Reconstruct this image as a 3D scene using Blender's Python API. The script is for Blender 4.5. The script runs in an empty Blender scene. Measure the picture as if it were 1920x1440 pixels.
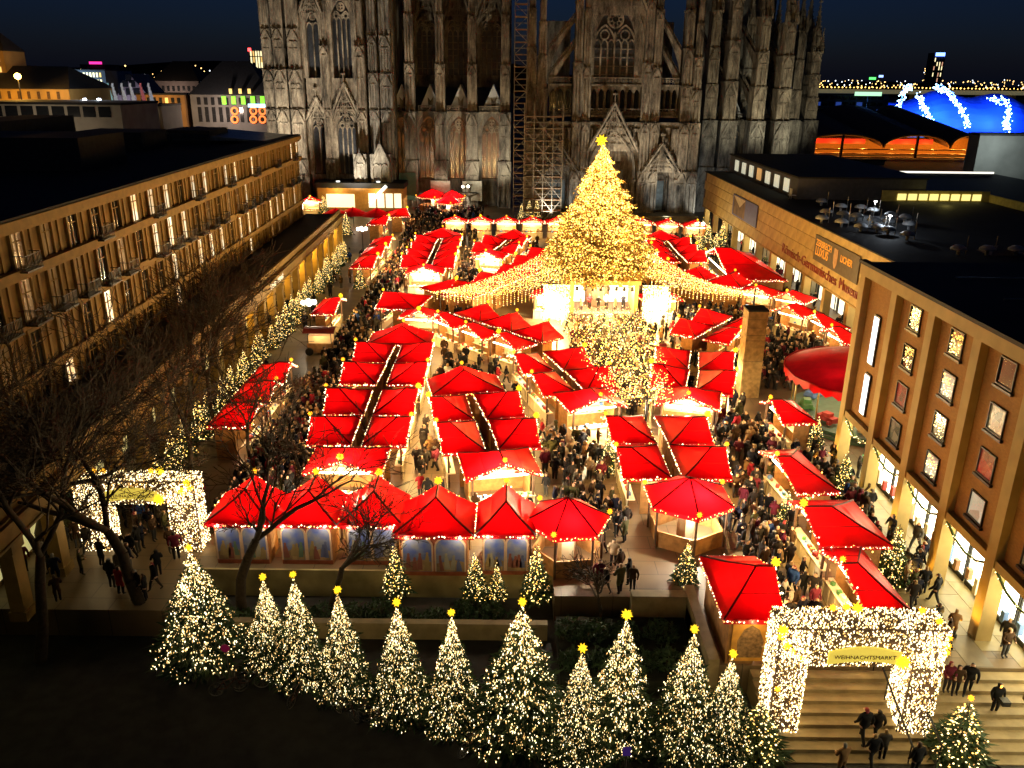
import bpy, math, random
import numpy as np
from mathutils import Vector, Matrix
R = math.radians
PI = math.pi
SC = bpy.context.scene
COL = SC.collection

# ---------------------------------------------------------------- camera
FPX, CAMH, HORY, ROLL = 1560.0, 25.0, 150.0, R(0.6)
PITCH = math.atan((720 - HORY) / FPX)
FW = np.array([0, math.cos(PITCH), -math.sin(PITCH)])
R0 = np.array([1.0, 0, 0]); U0 = np.cross(R0, FW)
RT = R0 * math.cos(ROLL) + U0 * math.sin(ROLL)
UP = -R0 * math.sin(ROLL) + U0 * math.cos(ROLL)
cd = bpy.data.cameras.new('camera')
cd.sensor_width = 36.0; cd.lens = FPX / 1920 * 36.0
cd.clip_start = 0.5; cd.clip_end = 6000
cam = bpy.data.objects.new('camera', cd); COL.objects.link(cam)
mw = Matrix(((RT[0], UP[0], -FW[0], 0), (RT[1], UP[1], -FW[1], 0), (RT[2], UP[2], -FW[2], CAMH), (0, 0, 0, 1)))
cam.matrix_world = mw
SC.camera = cam
# ---------------------------------------------------------------- night sky
wd = bpy.data.worlds.new('World'); SC.world = wd; wd.use_nodes = True
nt = wd.node_tree; nt.nodes.clear()
sky = nt.nodes.new('ShaderNodeTexSky'); sky.sky_type = 'NISHITA'; sky.sun_disc = False
sky.sun_elevation = R(-4.0); sky.sun_rotation = R(0); sky.air_density = 1.0; sky.ozone_density = 4.0
hs = nt.nodes.new('ShaderNodeMixRGB'); hs.blend_type = 'MULTIPLY'; hs.inputs[0].default_value = 1
hs.inputs[2].default_value = (0.55, 0.9, 1.15, 1)
bg = nt.nodes.new('ShaderNodeBackground'); bg.inputs[1].default_value = 0.2
wo = nt.nodes.new('ShaderNodeOutputWorld')
bg2 = nt.nodes.new('ShaderNodeBackground'); bg2.inputs[0].default_value = (.10, .20, .48, 1); bg2.inputs[1].default_value = 0.015   # city night glow, even all round
ash = nt.nodes.new('ShaderNodeAddShader')
nt.links.new(sky.outputs[0], hs.inputs[1]); nt.links.new(hs.outputs[0], bg.inputs[0]); nt.links.new(bg.outputs[0], ash.inputs[0]); nt.links.new(bg2.outputs[0], ash.inputs[1]); nt.links.new(ash.outputs[0], wo.inputs[0])
# moonlight-weak sun
sl = bpy.data.lights.new('sun', 'SUN'); sl.energy = 0.012; sl.angle = R(10); sl.color = (0.75, 0.85, 1.0)
so = bpy.data.objects.new('sun', sl); COL.objects.link(so); so.rotation_euler = (R(55), 0, R(-25))
# ---------------------------------------------------------------- exposure
SC.view_settings.view_transform = 'Standard'; SC.view_settings.look = 'None'
SC.view_settings.exposure = 0.0; SC.view_settings.gamma = 1.0; SC.view_settings.use_curve_mapping = False
SC.render.engine = 'CYCLES'
cy = SC.cycles
cy.max_bounces = 5; cy.diffuse_bounces = 3; cy.glossy_bounces = 2; cy.transmission_bounces = 3; cy.transparent_max_bounces = 4
cy.caustics_reflective = False; cy.caustics_refractive = False
cy.sample_clamp_indirect = 3.0; cy.sample_clamp_direct = 0.0
cy.use_denoising = True; cy.use_light_tree = True
cy.use_adaptive_sampling = True; cy.adaptive_threshold = 0.02

# ---------------------------------------------------------------- projection helpers (photo pixel -> place)
def _ray(x, y): return FW * FPX + RT * (x - 960) - UP * (y - 720)
def G(x, y, z=0.0):
    d = _ray(x, y); t = (z - CAMH) / d[2]; return np.array([0, 0, CAMH]) + d * t
def GY(x, y, Y):
    d = _ray(x, y); return np.array([0, 0, CAMH]) + d * (Y / d[1])
def PX(p):
    v = np.array(p, float) - np.array([0, 0, CAMH]); w = v @ FW
    return 960 + FPX * (v @ RT) / w, 720 - FPX * (v @ UP) / w, w

# ---------------------------------------------------------------- materials
MATS = {}
def mat(name, col, rough=0.75, var=0.25, scale=2.0, bump=0.0, spec=0.4, metal=0.0, emit=None, es=0.0, transl=0.0, col2=None, rnd=0.0, sample=False, detail=4.0):
    if name in MATS: return MATS[name]
    m = bpy.data.materials.new(name); m.use_nodes = True; MATS[name] = m
    n = m.node_tree.nodes; l = m.node_tree.links
    b = n['Principled BSDF']; out = n['Material Output']
    b.inputs['Roughness'].default_value = rough; b.inputs['Metallic'].default_value = metal
    b.inputs['Specular IOR Level'].default_value = spec
    tc = n.new('ShaderNodeTexCoord'); nz = n.new('ShaderNodeTexNoise')
    nz.inputs['Scale'].default_value = scale; nz.inputs['Detail'].default_value = detail
    l.new(tc.outputs['Object'], nz.inputs['Vector'])
    mx = n.new('ShaderNodeMixRGB')
    c2 = col2 if col2 else tuple(c * (1 - var) for c in col)
    mx.inputs[1].default_value = (*col, 1); mx.inputs[2].default_value = (*c2, 1)
    cr = n.new('ShaderNodeMapRange'); cr.inputs[1].default_value = 0.35; cr.inputs[2].default_value = 0.65
    l.new(nz.outputs['Fac'], cr.inputs[0]); l.new(cr.outputs[0], mx.inputs[0])
    last = mx.outputs[0]
    if rnd:
        oi = n.new('ShaderNodeObjectInfo'); mr = n.new('ShaderNodeMapRange')
        mr.inputs[3].default_value = 1 - rnd; mr.inputs[4].default_value = 1 + rnd * 0.4
        l.new(oi.outputs['Random'], mr.inputs[0])
        mm = n.new('ShaderNodeMixRGB'); mm.blend_type = 'MULTIPLY'; mm.inputs[0].default_value = 1
        l.new(last, mm.inputs[1]); l.new(mr.outputs[0], mm.inputs[2]); last = mm.outputs[0]
    l.new(last, b.inputs['Base Color'])
    if bump:
        bp = n.new('ShaderNodeBump'); bp.inputs['Strength'].default_value = bump; bp.inputs['Distance'].default_value = 0.05
        l.new(nz.outputs['Fac'], bp.inputs['Height']); l.new(bp.outputs[0], b.inputs['Normal'])
    if emit:
        b.inputs['Emission Color'].default_value = (*emit, 1); b.inputs['Emission Strength'].default_value = es
        m.cycles.emission_sampling = 'AUTO' if sample else 'NONE'
    if transl:
        tr = n.new('ShaderNodeBsdfTranslucent'); l.new(last, tr.inputs['Color'])
        ms = n.new('ShaderNodeMixShader'); ms.inputs[0].default_value = transl
        l.new(b.outputs[0], ms.inputs[1]); l.new(tr.outputs[0], ms.inputs[2]); l.new(ms.outputs[0], out.inputs['Surface'])
    return m
def brickmat(name, c1, c2, mortar, scale, rough=0.8, bw=0.5, rh=0.25, bump=0.3, vert=True, stain=0.35):
    if name in MATS: return MATS[name]
    m = mat(name, c1, rough=rough); n = m.node_tree.nodes; l = m.node_tree.links
    b = n['Principled BSDF']; tc = [x for x in n if x.type == 'TEX_COORD'][0]
    br = n.new('ShaderNodeTexBrick'); br.inputs['Scale'].default_value = scale
    br.inputs['Color1'].default_value = (*c1, 1); br.inputs['Color2'].default_value = (*c2, 1); br.inputs['Mortar'].default_value = (*mortar, 1)
    br.inputs['Mortar Size'].default_value = 0.015; br.inputs['Brick Width'].default_value = bw; br.inputs['Row Height'].default_value = rh
    if vert:
        sp = n.new('ShaderNodeSeparateXYZ'); cb = n.new('ShaderNodeCombineXYZ'); ad = n.new('ShaderNodeMath')
        l.new(tc.outputs['Object'], sp.inputs[0]); l.new(sp.outputs[0], ad.inputs[0]); l.new(sp.outputs[1], ad.inputs[1])
        l.new(ad.outputs[0], cb.inputs[0]); l.new(sp.outputs[2], cb.inputs[1]); l.new(cb.outputs[0], br.inputs['Vector'])
    else: l.new(tc.outputs['Object'], br.inputs['Vector'])
    nz = n.new('ShaderNodeTexNoise'); nz.inputs['Scale'].default_value = 0.35; nz.inputs['Detail'].default_value = 8
    l.new(tc.outputs['Object'], nz.inputs['Vector'])
    mr = n.new('ShaderNodeMapRange'); mr.inputs[1].default_value = .3; mr.inputs[2].default_value = .7; mr.inputs[3].default_value = 1 - stain; mr.inputs[4].default_value = 1.1
    l.new(nz.outputs['Fac'], mr.inputs[0])
    mm = n.new('ShaderNodeMixRGB'); mm.blend_type = 'MULTIPLY'; mm.inputs[0].default_value = 1
    l.new(br.outputs['Color'], mm.inputs[1]); l.new(mr.outputs[0], mm.inputs[2]); l.new(mm.outputs[0], b.inputs['Base Color'])
    bp = n.new('ShaderNodeBump'); bp.inputs['Strength'].default_value = bump; bp.inputs['Distance'].default_value = 0.02
    l.new(br.outputs['Fac'], bp.inputs['Height']); bp.invert = True; l.new(bp.outputs[0], b.inputs['Normal'])
    return m
def emat(name, col, s, sample=False): return mat(name, tuple(min(c, .8) for c in col), emit=col, es=s, sample=sample)

# ---------------------------------------------------------------- mesh helpers
class MB:
    def __init__(self): self.v = []; self.f = []; self.mi = []; self.k = 0
    def add(self, vs, fs):
        o = len(self.v); self.v.extend([tuple(map(float, p)) for p in vs])
        for f in fs: self.f.append(tuple(o + i for i in f)); self.mi.append(self.k)
        return self
    def box(self, x0, x1, y0, y1, z0, z1):
        return self.add([(x0, y0, z0), (x1, y0, z0), (x1, y1, z0), (x0, y1, z0), (x0, y0, z1), (x1, y0, z1), (x1, y1, z1), (x0, y1, z1)],
                        [(0, 3, 2, 1), (4, 5, 6, 7), (0, 1, 5, 4), (1, 2, 6, 5), (2, 3, 7, 6), (3, 0, 4, 7)])
    def cbox(self, c, s, rz=0, rx=0):
        M = Matrix.Translation(c) @ Matrix.Rotation(rz, 4, 'Z') @ Matrix.Rotation(rx, 4, 'X')
        sx, sy, sz = s[0] / 2, s[1] / 2, s[2] / 2
        vs = [M @ Vector(p) for p in [(-sx, -sy, -sz), (sx, -sy, -sz), (sx, sy, -sz), (-sx, sy, -sz), (-sx, -sy, sz), (sx, -sy, sz), (sx, sy, sz), (-sx, sy, sz)]]
        return self.add(vs, [(0, 3, 2, 1), (4, 5, 6, 7), (0, 1, 5, 4), (1, 2, 6, 5), (2, 3, 7, 6), (3, 0, 4, 7)])
    def prism(self, pts, z0, z1):
        n = len(pts)
        vs = [(p[0], p[1], z0) for p in pts] + [(p[0], p[1], z1) for p in pts]
        fs = [tuple(range(n - 1, -1, -1)), tuple(range(n, 2 * n))] + [(i, (i + 1) % n, n + (i + 1) % n, n + i) for i in range(n)]
        return self.add(vs, fs)
    def yprism(self, pts, y0, y1):          # polygon in XZ pushed along Y
        n = len(pts)
        vs = [(p[0], y0, p[1]) for p in pts] + [(p[0], y1, p[1]) for p in pts]
        fs = [tuple(range(n)), tuple(range(2 * n - 1, n - 1, -1))] + [(i, n + i, n + (i + 1) % n, (i + 1) % n) for i in range(n)]
        return self.add(vs, fs)
    def xprism(self, pts, x0, x1):          # polygon in YZ pushed along X
        n = len(pts)
        vs = [(x0, p[0], p[1]) for p in pts] + [(x1, p[0], p[1]) for p in pts]
        fs = [tuple(range(n - 1, -1, -1)), tuple(range(n, 2 * n))] + [(i, (i + 1) % n, n + (i + 1) % n, n + i) for i in range(n)]
        return self.add(vs, fs)
    def poly(self, pts): return self.add(pts, [tuple(range(len(pts)))])
    def tube(self, p, q, r, r2=None, n=6, cap=True):
        p = Vector(p); q = Vector(q); d = q - p
        if d.length < 1e-6: return self
        r2 = r if r2 is None else r2
        a = d.normalized(); u = a.orthogonal().normalized(); w = a.cross(u)
        vs = []
        for c, rr in ((p, r), (q, r2)):
            for i in range(n):
                t = 2 * PI * i / n; vs.append(c + u * (math.cos(t) * rr) + w * (math.sin(t) * rr))
        fs = [(i, (i + 1) % n, n + (i + 1) % n, n + i) for i in range(n)]
        if cap: fs += [tuple(range(n - 1, -1, -1)), tuple(range(n, 2 * n))]
        return self.add(vs, fs)
    def path(self, pts, r, n=4, closed=False):
        for a, b in zip(pts[:-1], pts[1:]): self.tube(a, b, r, n=n, cap=False)
        if closed: self.tube(pts[-1], pts[0], r, n=n, cap=False)
        return self
    def lathe(self, cx, cy_, prof, n=16, a0=0, a1=2 * PI):
        vs = []; full = abs(a1 - a0 - 2 * PI) < 1e-6; m = n if full else n + 1
        for (r, z) in prof:
            for i in range(m):
                t = a0 + (a1 - a0) * i / n; vs.append((cx + r * math.cos(t), cy_ + r * math.sin(t), z))
        fs = []
        for j in range(len(prof) - 1):
            for i in range(n):
                i2 = (i + 1) % m if full else i + 1
                fs.append((j * m + i, j * m + i2, (j + 1) * m + i2, (j + 1) * m + i))
        return self.add(vs, fs)
    def mesh(self, name, mats, smooth=False):
        me = bpy.data.meshes.new(name); me.from_pydata(self.v, [], self.f)
        ms = mats if isinstance(mats, (list, tuple)) else [mats]
        for m in ms: me.materials.append(m)
        if len(ms) > 1: me.polygons.foreach_set('material_index', self.mi)
        if smooth: me.polygons.foreach_set('use_smooth', [True] * len(me.polygons))
        me.update(); return me
    def build(self, name, mats, parent=None, smooth=False, loc=None):
        return link(name, self.mesh(name, mats, smooth), parent, loc)
def link(name, me, parent=None, loc=None, rz=0):
    o = bpy.data.objects.new(name, me); COL.objects.link(o)
    if parent is not None: o.parent = parent
    if loc is not None: o.location = loc
    if rz: o.rotation_euler = (0, 0, rz)
    return o
def npmesh(name, V, F, mats, mi=None):
    V = np.asarray(V, np.float32); F = np.asarray(F, np.int32); k = F.shape[1]
    me = bpy.data.meshes.new(name); me.vertices.add(len(V)); me.vertices.foreach_set('co', V.ravel())
    me.loops.add(F.size); me.loops.foreach_set('vertex_index', F.ravel())
    me.polygons.add(len(F)); me.polygons.foreach_set('loop_start', np.arange(len(F), dtype=np.int32) * k)
    for m in (mats if isinstance(mats, (list, tuple)) else [mats]): me.materials.append(m)
    if mi is not None: me.polygons.foreach_set('material_index', np.asarray(mi, np.int32))
    me.update(calc_edges=True); me.validate(); return me
OV = np.array([(1, 0, 0), (0, 1, 0), (-1, 0, 0), (0, -1, 0), (0, 0, 1), (0, 0, -1)], float)
OF = np.array([(0, 1, 4), (1, 2, 4), (2, 3, 4), (3, 0, 4), (1, 0, 5), (2, 1, 5), (3, 2, 5), (0, 3, 5)])
def bulbs(name, pts, r, mats, elong=1.0, seed=1, weights=None, tilt=0.0):
    P = np.asarray(pts, float); n = len(P); rg = np.random.RandomState(seed)
    s = r * (0.7 + 0.6 * rg.rand(n))
    D = OV[None] * s[:, None, None]; D[:, :, 2] *= elong
    if tilt:
        tx = rg.uniform(-tilt, tilt, n); ty = rg.uniform(-tilt, tilt, n)
        D[:, :, 0] += D[:, :, 2] * tx[:, None]; D[:, :, 1] += D[:, :, 2] * ty[:, None]
    V = (P[:, None, :] + D).reshape(-1, 3); F = (OF[None] + (np.arange(n) * 6)[:, None, None]).reshape(-1, 3)
    ms = mats if isinstance(mats, (list, tuple)) else [mats]
    mi = np.repeat(rg.choice(len(ms), n, p=weights), 8) if len(ms) > 1 else None
    return npmesh(name, V, F, ms, mi)
def tag(o, label, cat, group=None, kind=None):
    o['label'] = label; o['category'] = cat
    if group: o['group'] = group
    if kind: o['kind'] = kind
    return o
def thing(name, label, cat, loc=(0, 0, 0), rz=0, group=None):
    o = bpy.data.objects.new(name, None); COL.objects.link(o); o.location = loc; o.rotation_euler = (0, 0, rz)
    o.empty_display_size = 0.3
    return tag(o, label, cat, group)
def struct(o): o['kind'] = 'structure'; return o
def stuff(o): o['kind'] = 'stuff'; return o
def copy_tree(o, parent=None):
    c = o.copy(); COL.objects.link(c)
    if parent is not None: c.parent = parent
    for ch in list(o.children): copy_tree(ch, c)
    return c
def lamp(parent, loc, power, col=(1, .78, .5), r=0.08, kind='POINT', name='lamp_light'):
    d = bpy.data.lights.new(name, kind); d.energy = power; d.color = col
    if kind == 'POINT' or kind == 'SPOT': d.shadow_soft_size = r
    o = bpy.data.objects.new(name, d); COL.objects.link(o); o.location = loc
    if parent is not None: o.parent = parent
    return o
def spot(parent, loc, target, power, col, ang=60, blend=0.6, r=0.3, name='flood_light'):
    o = lamp(parent, loc, power, col, r, 'SPOT', name); o.data.spot_size = R(ang); o.data.spot_blend = blend
    o.rotation_euler = (Vector(target) - Vector(loc)).to_track_quat('-Z', 'Y').to_euler(); return o
def text_obj(s, size, m, parent, loc, rot, depth=0.02, name='lettering', align='LEFT', bold=False):
    c = bpy.data.curves.new(name, 'FONT'); c.body = s; c.size = size; c.extrude = depth; c.align_x = align
    if bold: c.offset = size * 0.02
    t = bpy.data.objects.new('tmp_text', c); COL.objects.link(t)
    me = bpy.data.meshes.new_from_object(t.evaluated_get(bpy.context.evaluated_depsgraph_get()))
    bpy.data.objects.remove(t); me.materials.clear(); me.materials.append(m)
    o = link(name, me, parent, loc); o.rotation_euler = rot; return o
def winmat(name, ca, cb, s, scale=1.6, rnd=.5):
    """lit window: room tones vary over the pane"""
    if name in MATS: return MATS[name]
    m = mat(name, (.05, .05, .05), rough=.15, spec=.8); n = m.node_tree.nodes; l = m.node_tree.links; b = n['Principled BSDF']
    oi = n.new('ShaderNodeObjectInfo'); tc = n.new('ShaderNodeTexCoord'); ad = n.new('ShaderNodeVectorMath'); l.new(tc.outputs['Object'], ad.inputs[0])
    cb_ = n.new('ShaderNodeCombineXYZ'); mu_ = n.new('ShaderNodeMath'); mu_.operation = 'MULTIPLY'; mu_.inputs[1].default_value = 37.0
    l.new(oi.outputs['Random'], mu_.inputs[0]); l.new(mu_.outputs[0], cb_.inputs[0]); l.new(mu_.outputs[0], cb_.inputs[1]); l.new(cb_.outputs[0], ad.inputs[1])
    vo = n.new('ShaderNodeTexVoronoi'); vo.inputs['Scale'].default_value = scale; l.new(ad.outputs[0], vo.inputs['Vector'])
    sp = n.new('ShaderNodeSeparateColor'); l.new(vo.outputs['Color'], sp.inputs[0])
    mx = n.new('ShaderNodeMixRGB'); mx.inputs[1].default_value = (*ca, 1); mx.inputs[2].default_value = (*cb, 1); l.new(sp.outputs[0], mx.inputs[0])
    mr = n.new('ShaderNodeMapRange'); mr.inputs[3].default_value = s * (1 - rnd); mr.inputs[4].default_value = s * (1 + rnd * .6); l.new(oi.outputs['Random'], mr.inputs[0])
    l.new(mx.outputs[0], b.inputs['Emission Color']); l.new(mr.outputs[0], b.inputs['Emission Strength']); m.cycles.emission_sampling = 'NONE'
    return m
rng = random.Random(7)

# shared materials
m_paving = brickmat('paving', (.18, .125, .065), (.14, .095, .05), (.07, .05, .03), 0.6, rough=.45, bw=1.6, rh=0.8, vert=False, bump=.15)
m_asphalt = mat('asphalt', (.035, .033, .03), rough=.8, var=.4, scale=1.5, bump=.2)
m_red = mat('red_canvas', (.86, .002, .005), rough=.36, var=.32, scale=.7, spec=.5, transl=.55, rnd=.2, bump=.25, detail=6)
m_reddark = mat('red_canvas_dark', (.60, .004, .01), rough=.4, var=.25, scale=1.2, transl=.25)
m_seam = mat('canvas_seam', (.10, .004, .004), rough=.6)
m_wood = mat('stall_wood', (.42, .20, .06), rough=.6, var=.4, scale=3, bump=.2, rnd=.2)
m_wood_dark = mat('dark_wood', (.10, .055, .03), rough=.7, var=.4, scale=3)
m_cream = mat('stall_lining', (.78, .66, .44), rough=.6, var=.12)
m_goods = [mat('goods_red', (.5, .05, .04), rough=.5), mat('goods_cream', (.7, .6, .42), rough=.5), mat('goods_brown', (.3, .15, .06), rough=.5), mat('goods_blue', (.1, .2, .45), rough=.5), mat('goods_green', (.08, .25, .08), rough=.5)]
e_bulb_w = emat('bulb_white', (1, .73, .31), 5)
e_bulb_g = emat('bulb_gold', (1, .56, .10), 6.5)
e_bulb_c = emat('bulb_cream', (1, .83, .52), 5)
e_bulb_dim = emat('bulb_dim', (1, .58, .18), 1.6)
e_star = emat('star_glow', (1, .45, .02), 2.0)
e_star2 = emat('star_glow_lemon', (1, .62, .02), 1.6)
e_tube = emat('stall_lamp_glow', (1, .85, .6), 14)
e_white = emat('white_lamp', (1, .96, .88), 9)
e_globe = emat('globe_lamp', (1, .9, .72), 7)
e_win = emat('window_light', (1, .83, .52), 1.5)
e_win2 = emat('window_light_dim', (1, .55, .2), .45)
e_winw = emat('window_light_white', (.95, .95, .85), 1.6)
m_glass = mat('dark_glass', (.02, .022, .025), rough=.12, spec=.8)
m_needle = mat('fir_needles', (.05, .095, .035), rough=.7, var=.5, scale=5, col2=(.02, .05, .02))
m_needle_lit = mat('fir_needles_gold_lit', (.32, .20, .05), rough=.6, var=.5, scale=3, col2=(.13, .10, .03), transl=.2)  # green needles coloured gold, the tree lamps' amber light put into the colour
m_bark = mat('bark', (.055, .038, .022), rough=.9, var=.4, scale=6, bump=.5)
m_concrete = mat('concrete', (.38, .27, .10), rough=.8, var=.2, scale=1.0, bump=.15)
m_stone_step = mat('step_stone', (.34, .26, .13), rough=.65, var=.3, scale=1.6, bump=.2)
m_dark = mat('dark_roof', (.018, .018, .02), rough=.8, var=.4, scale=.4)
m_metal = mat('dark_metal', (.03, .03, .03), rough=.45, metal=.6)
m_galv = mat('galvanised_tube', (.26, .24, .21), rough=.5, metal=.5, var=.2)
# ================================================================ GROUND
g = MB(); g.poly([(-3000, -200, -1.55), (3000, -200, -1.55), (3000, 5000, -1.55), (-3000, 5000, -1.55)])
struct(g.build('ground', m_asphalt))
PZ = [(-60, 35.0), (-17.2, 35.0), (-17.2, 38.75), (2.3, 38.75), (2.3, 36.6), (9.0, 36.6), (9.0, 31.3), (60, 31.3), (60, 260), (-60, 260)]
plaza = struct(MB().prism(PZ, -1.54, 0.0).build('plaza', m_paving))
# large paving slabs beside the arcade, laid one by one
m_slab = mat('paving_slab', (.32, .26, .13), rough=.4, var=.25, scale=1.3, rnd=.25)
m_slab2 = mat('paving_slab_dark', (.20, .17, .12), rough=.45, var=.25, scale=1.3, rnd=.25)
sm = MB().cbox((0, 0, 0), (1.17, 2.27, .012)).mesh('paving_slab', m_slab)
sm2 = MB().cbox((0, 0, 0), (1.17, 2.27, .012)).mesh('paving_slab', m_slab2)
for i in range(7):
    for j in range(11):
        y = 32.5 + j * 2.3 + (1.15 if i % 2 else 0)
        o = link('paving_slab', sm2 if (i in (1, 2) and j % 4 == 0) else sm, plaza, (19.2 + i * 1.2, y, .008))
# retaining walls, sunken garden, low parapets
m_retain = mat('retaining_wall', (.42, .34, .16), rough=.8, var=.45, scale=.8, bump=.3)
w = MB(); w.box(-17.2, 2.3, 38.60, 38.74, -1.54, .10)
tag(w.build('retaining_wall', m_retain), 'pale retaining wall below the row of painted stall backs', 'wall')
w = MB(); w.box(9.0, 9.5, 31.0, 36.9, -1.54, .55); w.box(6.2, 8.98, 35.9, 36.5, -1.54, .5)
tag(w.build('low_wall', m_stone_step), 'low stone parapet walls beside the sunken garden', 'wall')
gd = MB(); gd.box(2.35, 8.9, 31.0, 35.85, -1.5, -.7)
m_soil = mat('garden_soil', (.02, .024, .012), rough=.95, var=.6, scale=2.5, bump=.8)
struct(gd.build('planted_ground', m_soil))
w = MB()
w.box(-17.1, 1.9, 34.9, 35.3, -1.5, -.55)
tag(w.build('garden_kerb', m_stone_step), 'low dark kerb wall in the shadow behind the fir trees', 'wall')
# dark shrubs in the planting beds
def shrub(x, y, z, r, h, seed, label):
    rg = np.random.RandomState(seed); n = 420
    a = rg.uniform(0, 2 * PI, n); rr = r * np.sqrt(rg.rand(n)); zz = h * rg.rand(n) * (1 - .5 * (rr / r) ** 2)
    P = np.stack([rr * np.cos(a), rr * np.sin(a), zz], 1); D = rg.normal(size=(n, 2, 3)) * .11
    V = np.concatenate([P[:, None], P[:, None] + D], 1).reshape(-1, 3); F = np.arange(n * 3).reshape(-1, 3)
    t = thing('shrub', label, 'shrub', (x, y, z), group='dark shrubs in the planting beds')
    link('foliage', npmesh('foliage', V, F, m_needle), t)
    st = MB()
    for k in range(5): st.tube((0, 0, 0), (r * .5 * math.cos(k * 1.3), r * .5 * math.sin(k * 1.3), h * .7), .025, .01, 4)
    st.build('stem', m_bark, t)
for i in range(12):
    shrub(-15.5 + i * 1.45, 36.6 + rng.uniform(-.5, .6), -1.54, rng.uniform(.6, .95), rng.uniform(.7, 1.2), i, '%s dark shrub from the bare trees in the bed under the retaining wall' % ('first second third fourth fifth sixth seventh eighth ninth tenth eleventh twelfth'.split()[i]))
for i in range(8):
    shrub(2.9 + (i % 4) * 1.5 + rng.uniform(-.3, .3), 32.2 + (i // 4) * 2.2, -.7, rng.uniform(.6, .9), rng.uniform(.5, .9), 40 + i, '%s dark shrub in the %s row of the sunken garden' % ('first second third fourth'.split()[i % 4], ('street-side', 'market-side')[i // 4]))
# steps down to the street
def stairs(x0, x1, label):
    t = thing('staircase', label, 'stairs', ((x0 + x1) / 2, 29.4, -1.54)); hw = (x1 - x0) / 2
    for k in range(8):
        y1 = 31.28 - 29.4 - k * .52; z = 1.54 - (k + 1) * .185
        MB().box(-hw, hw, y1 - .56, y1 - .002, 0, z).build('step', m_stone_step, t)
    return t
stairs(11.0, 17.7, 'worn stone steps leading up through the lit gateway')
stairs(17.9, 27.0, 'wide stone steps beside the lit gateway under the arcade')
for x, lab in ((16.6, 'dark sloping stair railing inside the lit gateway'), (17.82, 'dark stair parapet between the two flights of steps')):
    t = thing('handrail', lab, 'railing', (x, 29.4, -1.5))
    r = MB(); r.tube((0, 1.9, 2.45), (0, -2.4, .95), .05)
    r.build('rail', m_metal, t)
    for yy in (1.8, .4, -1.0, -2.3): MB().tube((0, yy, .0 + (yy + 2.4) * .33), (0, yy, .98 + (yy + 2.4) * .345), .03).build('post', m_metal, t)

# ================================================================ CATHEDRAL
def goth_mat(name, c1, c2, c3):
    m = mat(name, c1, rough=.9); n = m.node_tree.nodes; l = m.node_tree.links; b = n['Principled BSDF']
    tc = [x for x in n if x.type == 'TEX_COORD'][0]
    mp = n.new('ShaderNodeMapping'); mp.inputs['Scale'].default_value = (1.0, 1.0, .33); l.new(tc.outputs['Object'], mp.inputs[0])
    nz = n.new('ShaderNodeTexNoise'); nz.inputs['Scale'].default_value = .75; nz.inputs['Detail'].default_value = 12; nz.inputs['Roughness'].default_value = .74
    l.new(mp.outputs[0], nz.inputs['Vector'])
    cr = n.new('ShaderNodeValToRGB'); e = cr.color_ramp.elements
    e[0].position = .36; e[0].color = (*c3, 1); e[1].position = .66; e[1].color = (*c1, 1)
    x = e.new(.5); x.color = (*c2, 1)
    l.new(nz.outputs['Fac'], cr.inputs[0])
    sp = n.new('ShaderNodeSeparateXYZ'); ad = n.new('ShaderNodeMath'); cb = n.new('ShaderNodeCombineXYZ')
    l.new(tc.outputs['Object'], sp.inputs[0]); l.new(sp.outputs[0], ad.inputs[0]); l.new(sp.outputs[1], ad.inputs[1]); l.new(ad.outputs[0], cb.inputs[0]); l.new(sp.outputs[2], cb.inputs[1])
    br = n.new('ShaderNodeTexBrick'); br.inputs['Scale'].default_value = 1.1; br.inputs['Color1'].default_value = (1, 1, 1, 1); br.inputs['Color2'].default_value = (.72, .72, .72, 1); br.inputs['Mortar'].default_value = (.4, .4, .4, 1)
    br.inputs['Mortar Size'].default_value = .012
    l.new(cb.outputs[0], br.inputs['Vector'])
    mm = n.new('ShaderNodeMixRGB'); mm.blend_type = 'MULTIPLY'; mm.inputs[0].default_value = .55
    l.new(cr.outputs[0], mm.inputs[1]); l.new(br.outputs['Color'], mm.inputs[2]); l.new(mm.outputs[0], b.inputs['Base Color'])
    bp = n.new('ShaderNodeBump'); bp.inputs['Strength'].default_value = .5; bp.inputs['Distance'].default_value = .12
    l.new(nz.outputs['Fac'], bp.inputs['Height']); l.new(bp.outputs[0], b.inputs['Normal'])
    return m
m_st = goth_mat('weathered_sandstone', (.46, .40, .30), (.21, .175, .13), (.03, .026, .02))
m_st2 = goth_mat('weathered_trachyte', (.38, .36, .30), (.18, .165, .14), (.03, .028, .025))
m_lead = mat('lead_roof', (.10, .105, .11), rough=.5, var=.3, scale=.6)
m_dormer = mat('pale_metal_gable', (.52, .56, .60), rough=.5, var=.25, scale=.8)
m_church_glass = mat('church_glass', (.045, .05, .06), rough=.3, var=.5, scale=2.5, spec=.7)
m_church_glass2 = winmat('stained_glass', (1, .30, .05), (.04, .01, .005), .10, .9, .3)
cath = thing('cathedral', 'huge floodlit gothic cathedral with weathered stone buttresses and pinnacles', 'cathedral', (5, 170, 0))
CX, CY = 5.0, 170.0
def loc_of(px, py, Y):
    p = GY(px, py, Y); return p[0] - CX, p[2]
def lx(px, Y): return GY(px, 200, Y)[0] - CX
def lz(py, Y): return GY(960, py, Y)[2]
def arch(xc, w, zsp, n=7, k=1.0):
    rad = w * k; c = xc + w / 2 - (w - rad) * 1.0
    c = xc - w / 2 + rad; pts = []
    a1 = math.acos((c - xc) / rad)
    for i in range(n + 1):
        a = a1 * i / n; pts.append((c - rad * math.cos(a), zsp + rad * math.sin(a)))
    return pts + [(2 * xc - x, z) for x, z in reversed(pts[:-1])]
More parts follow.
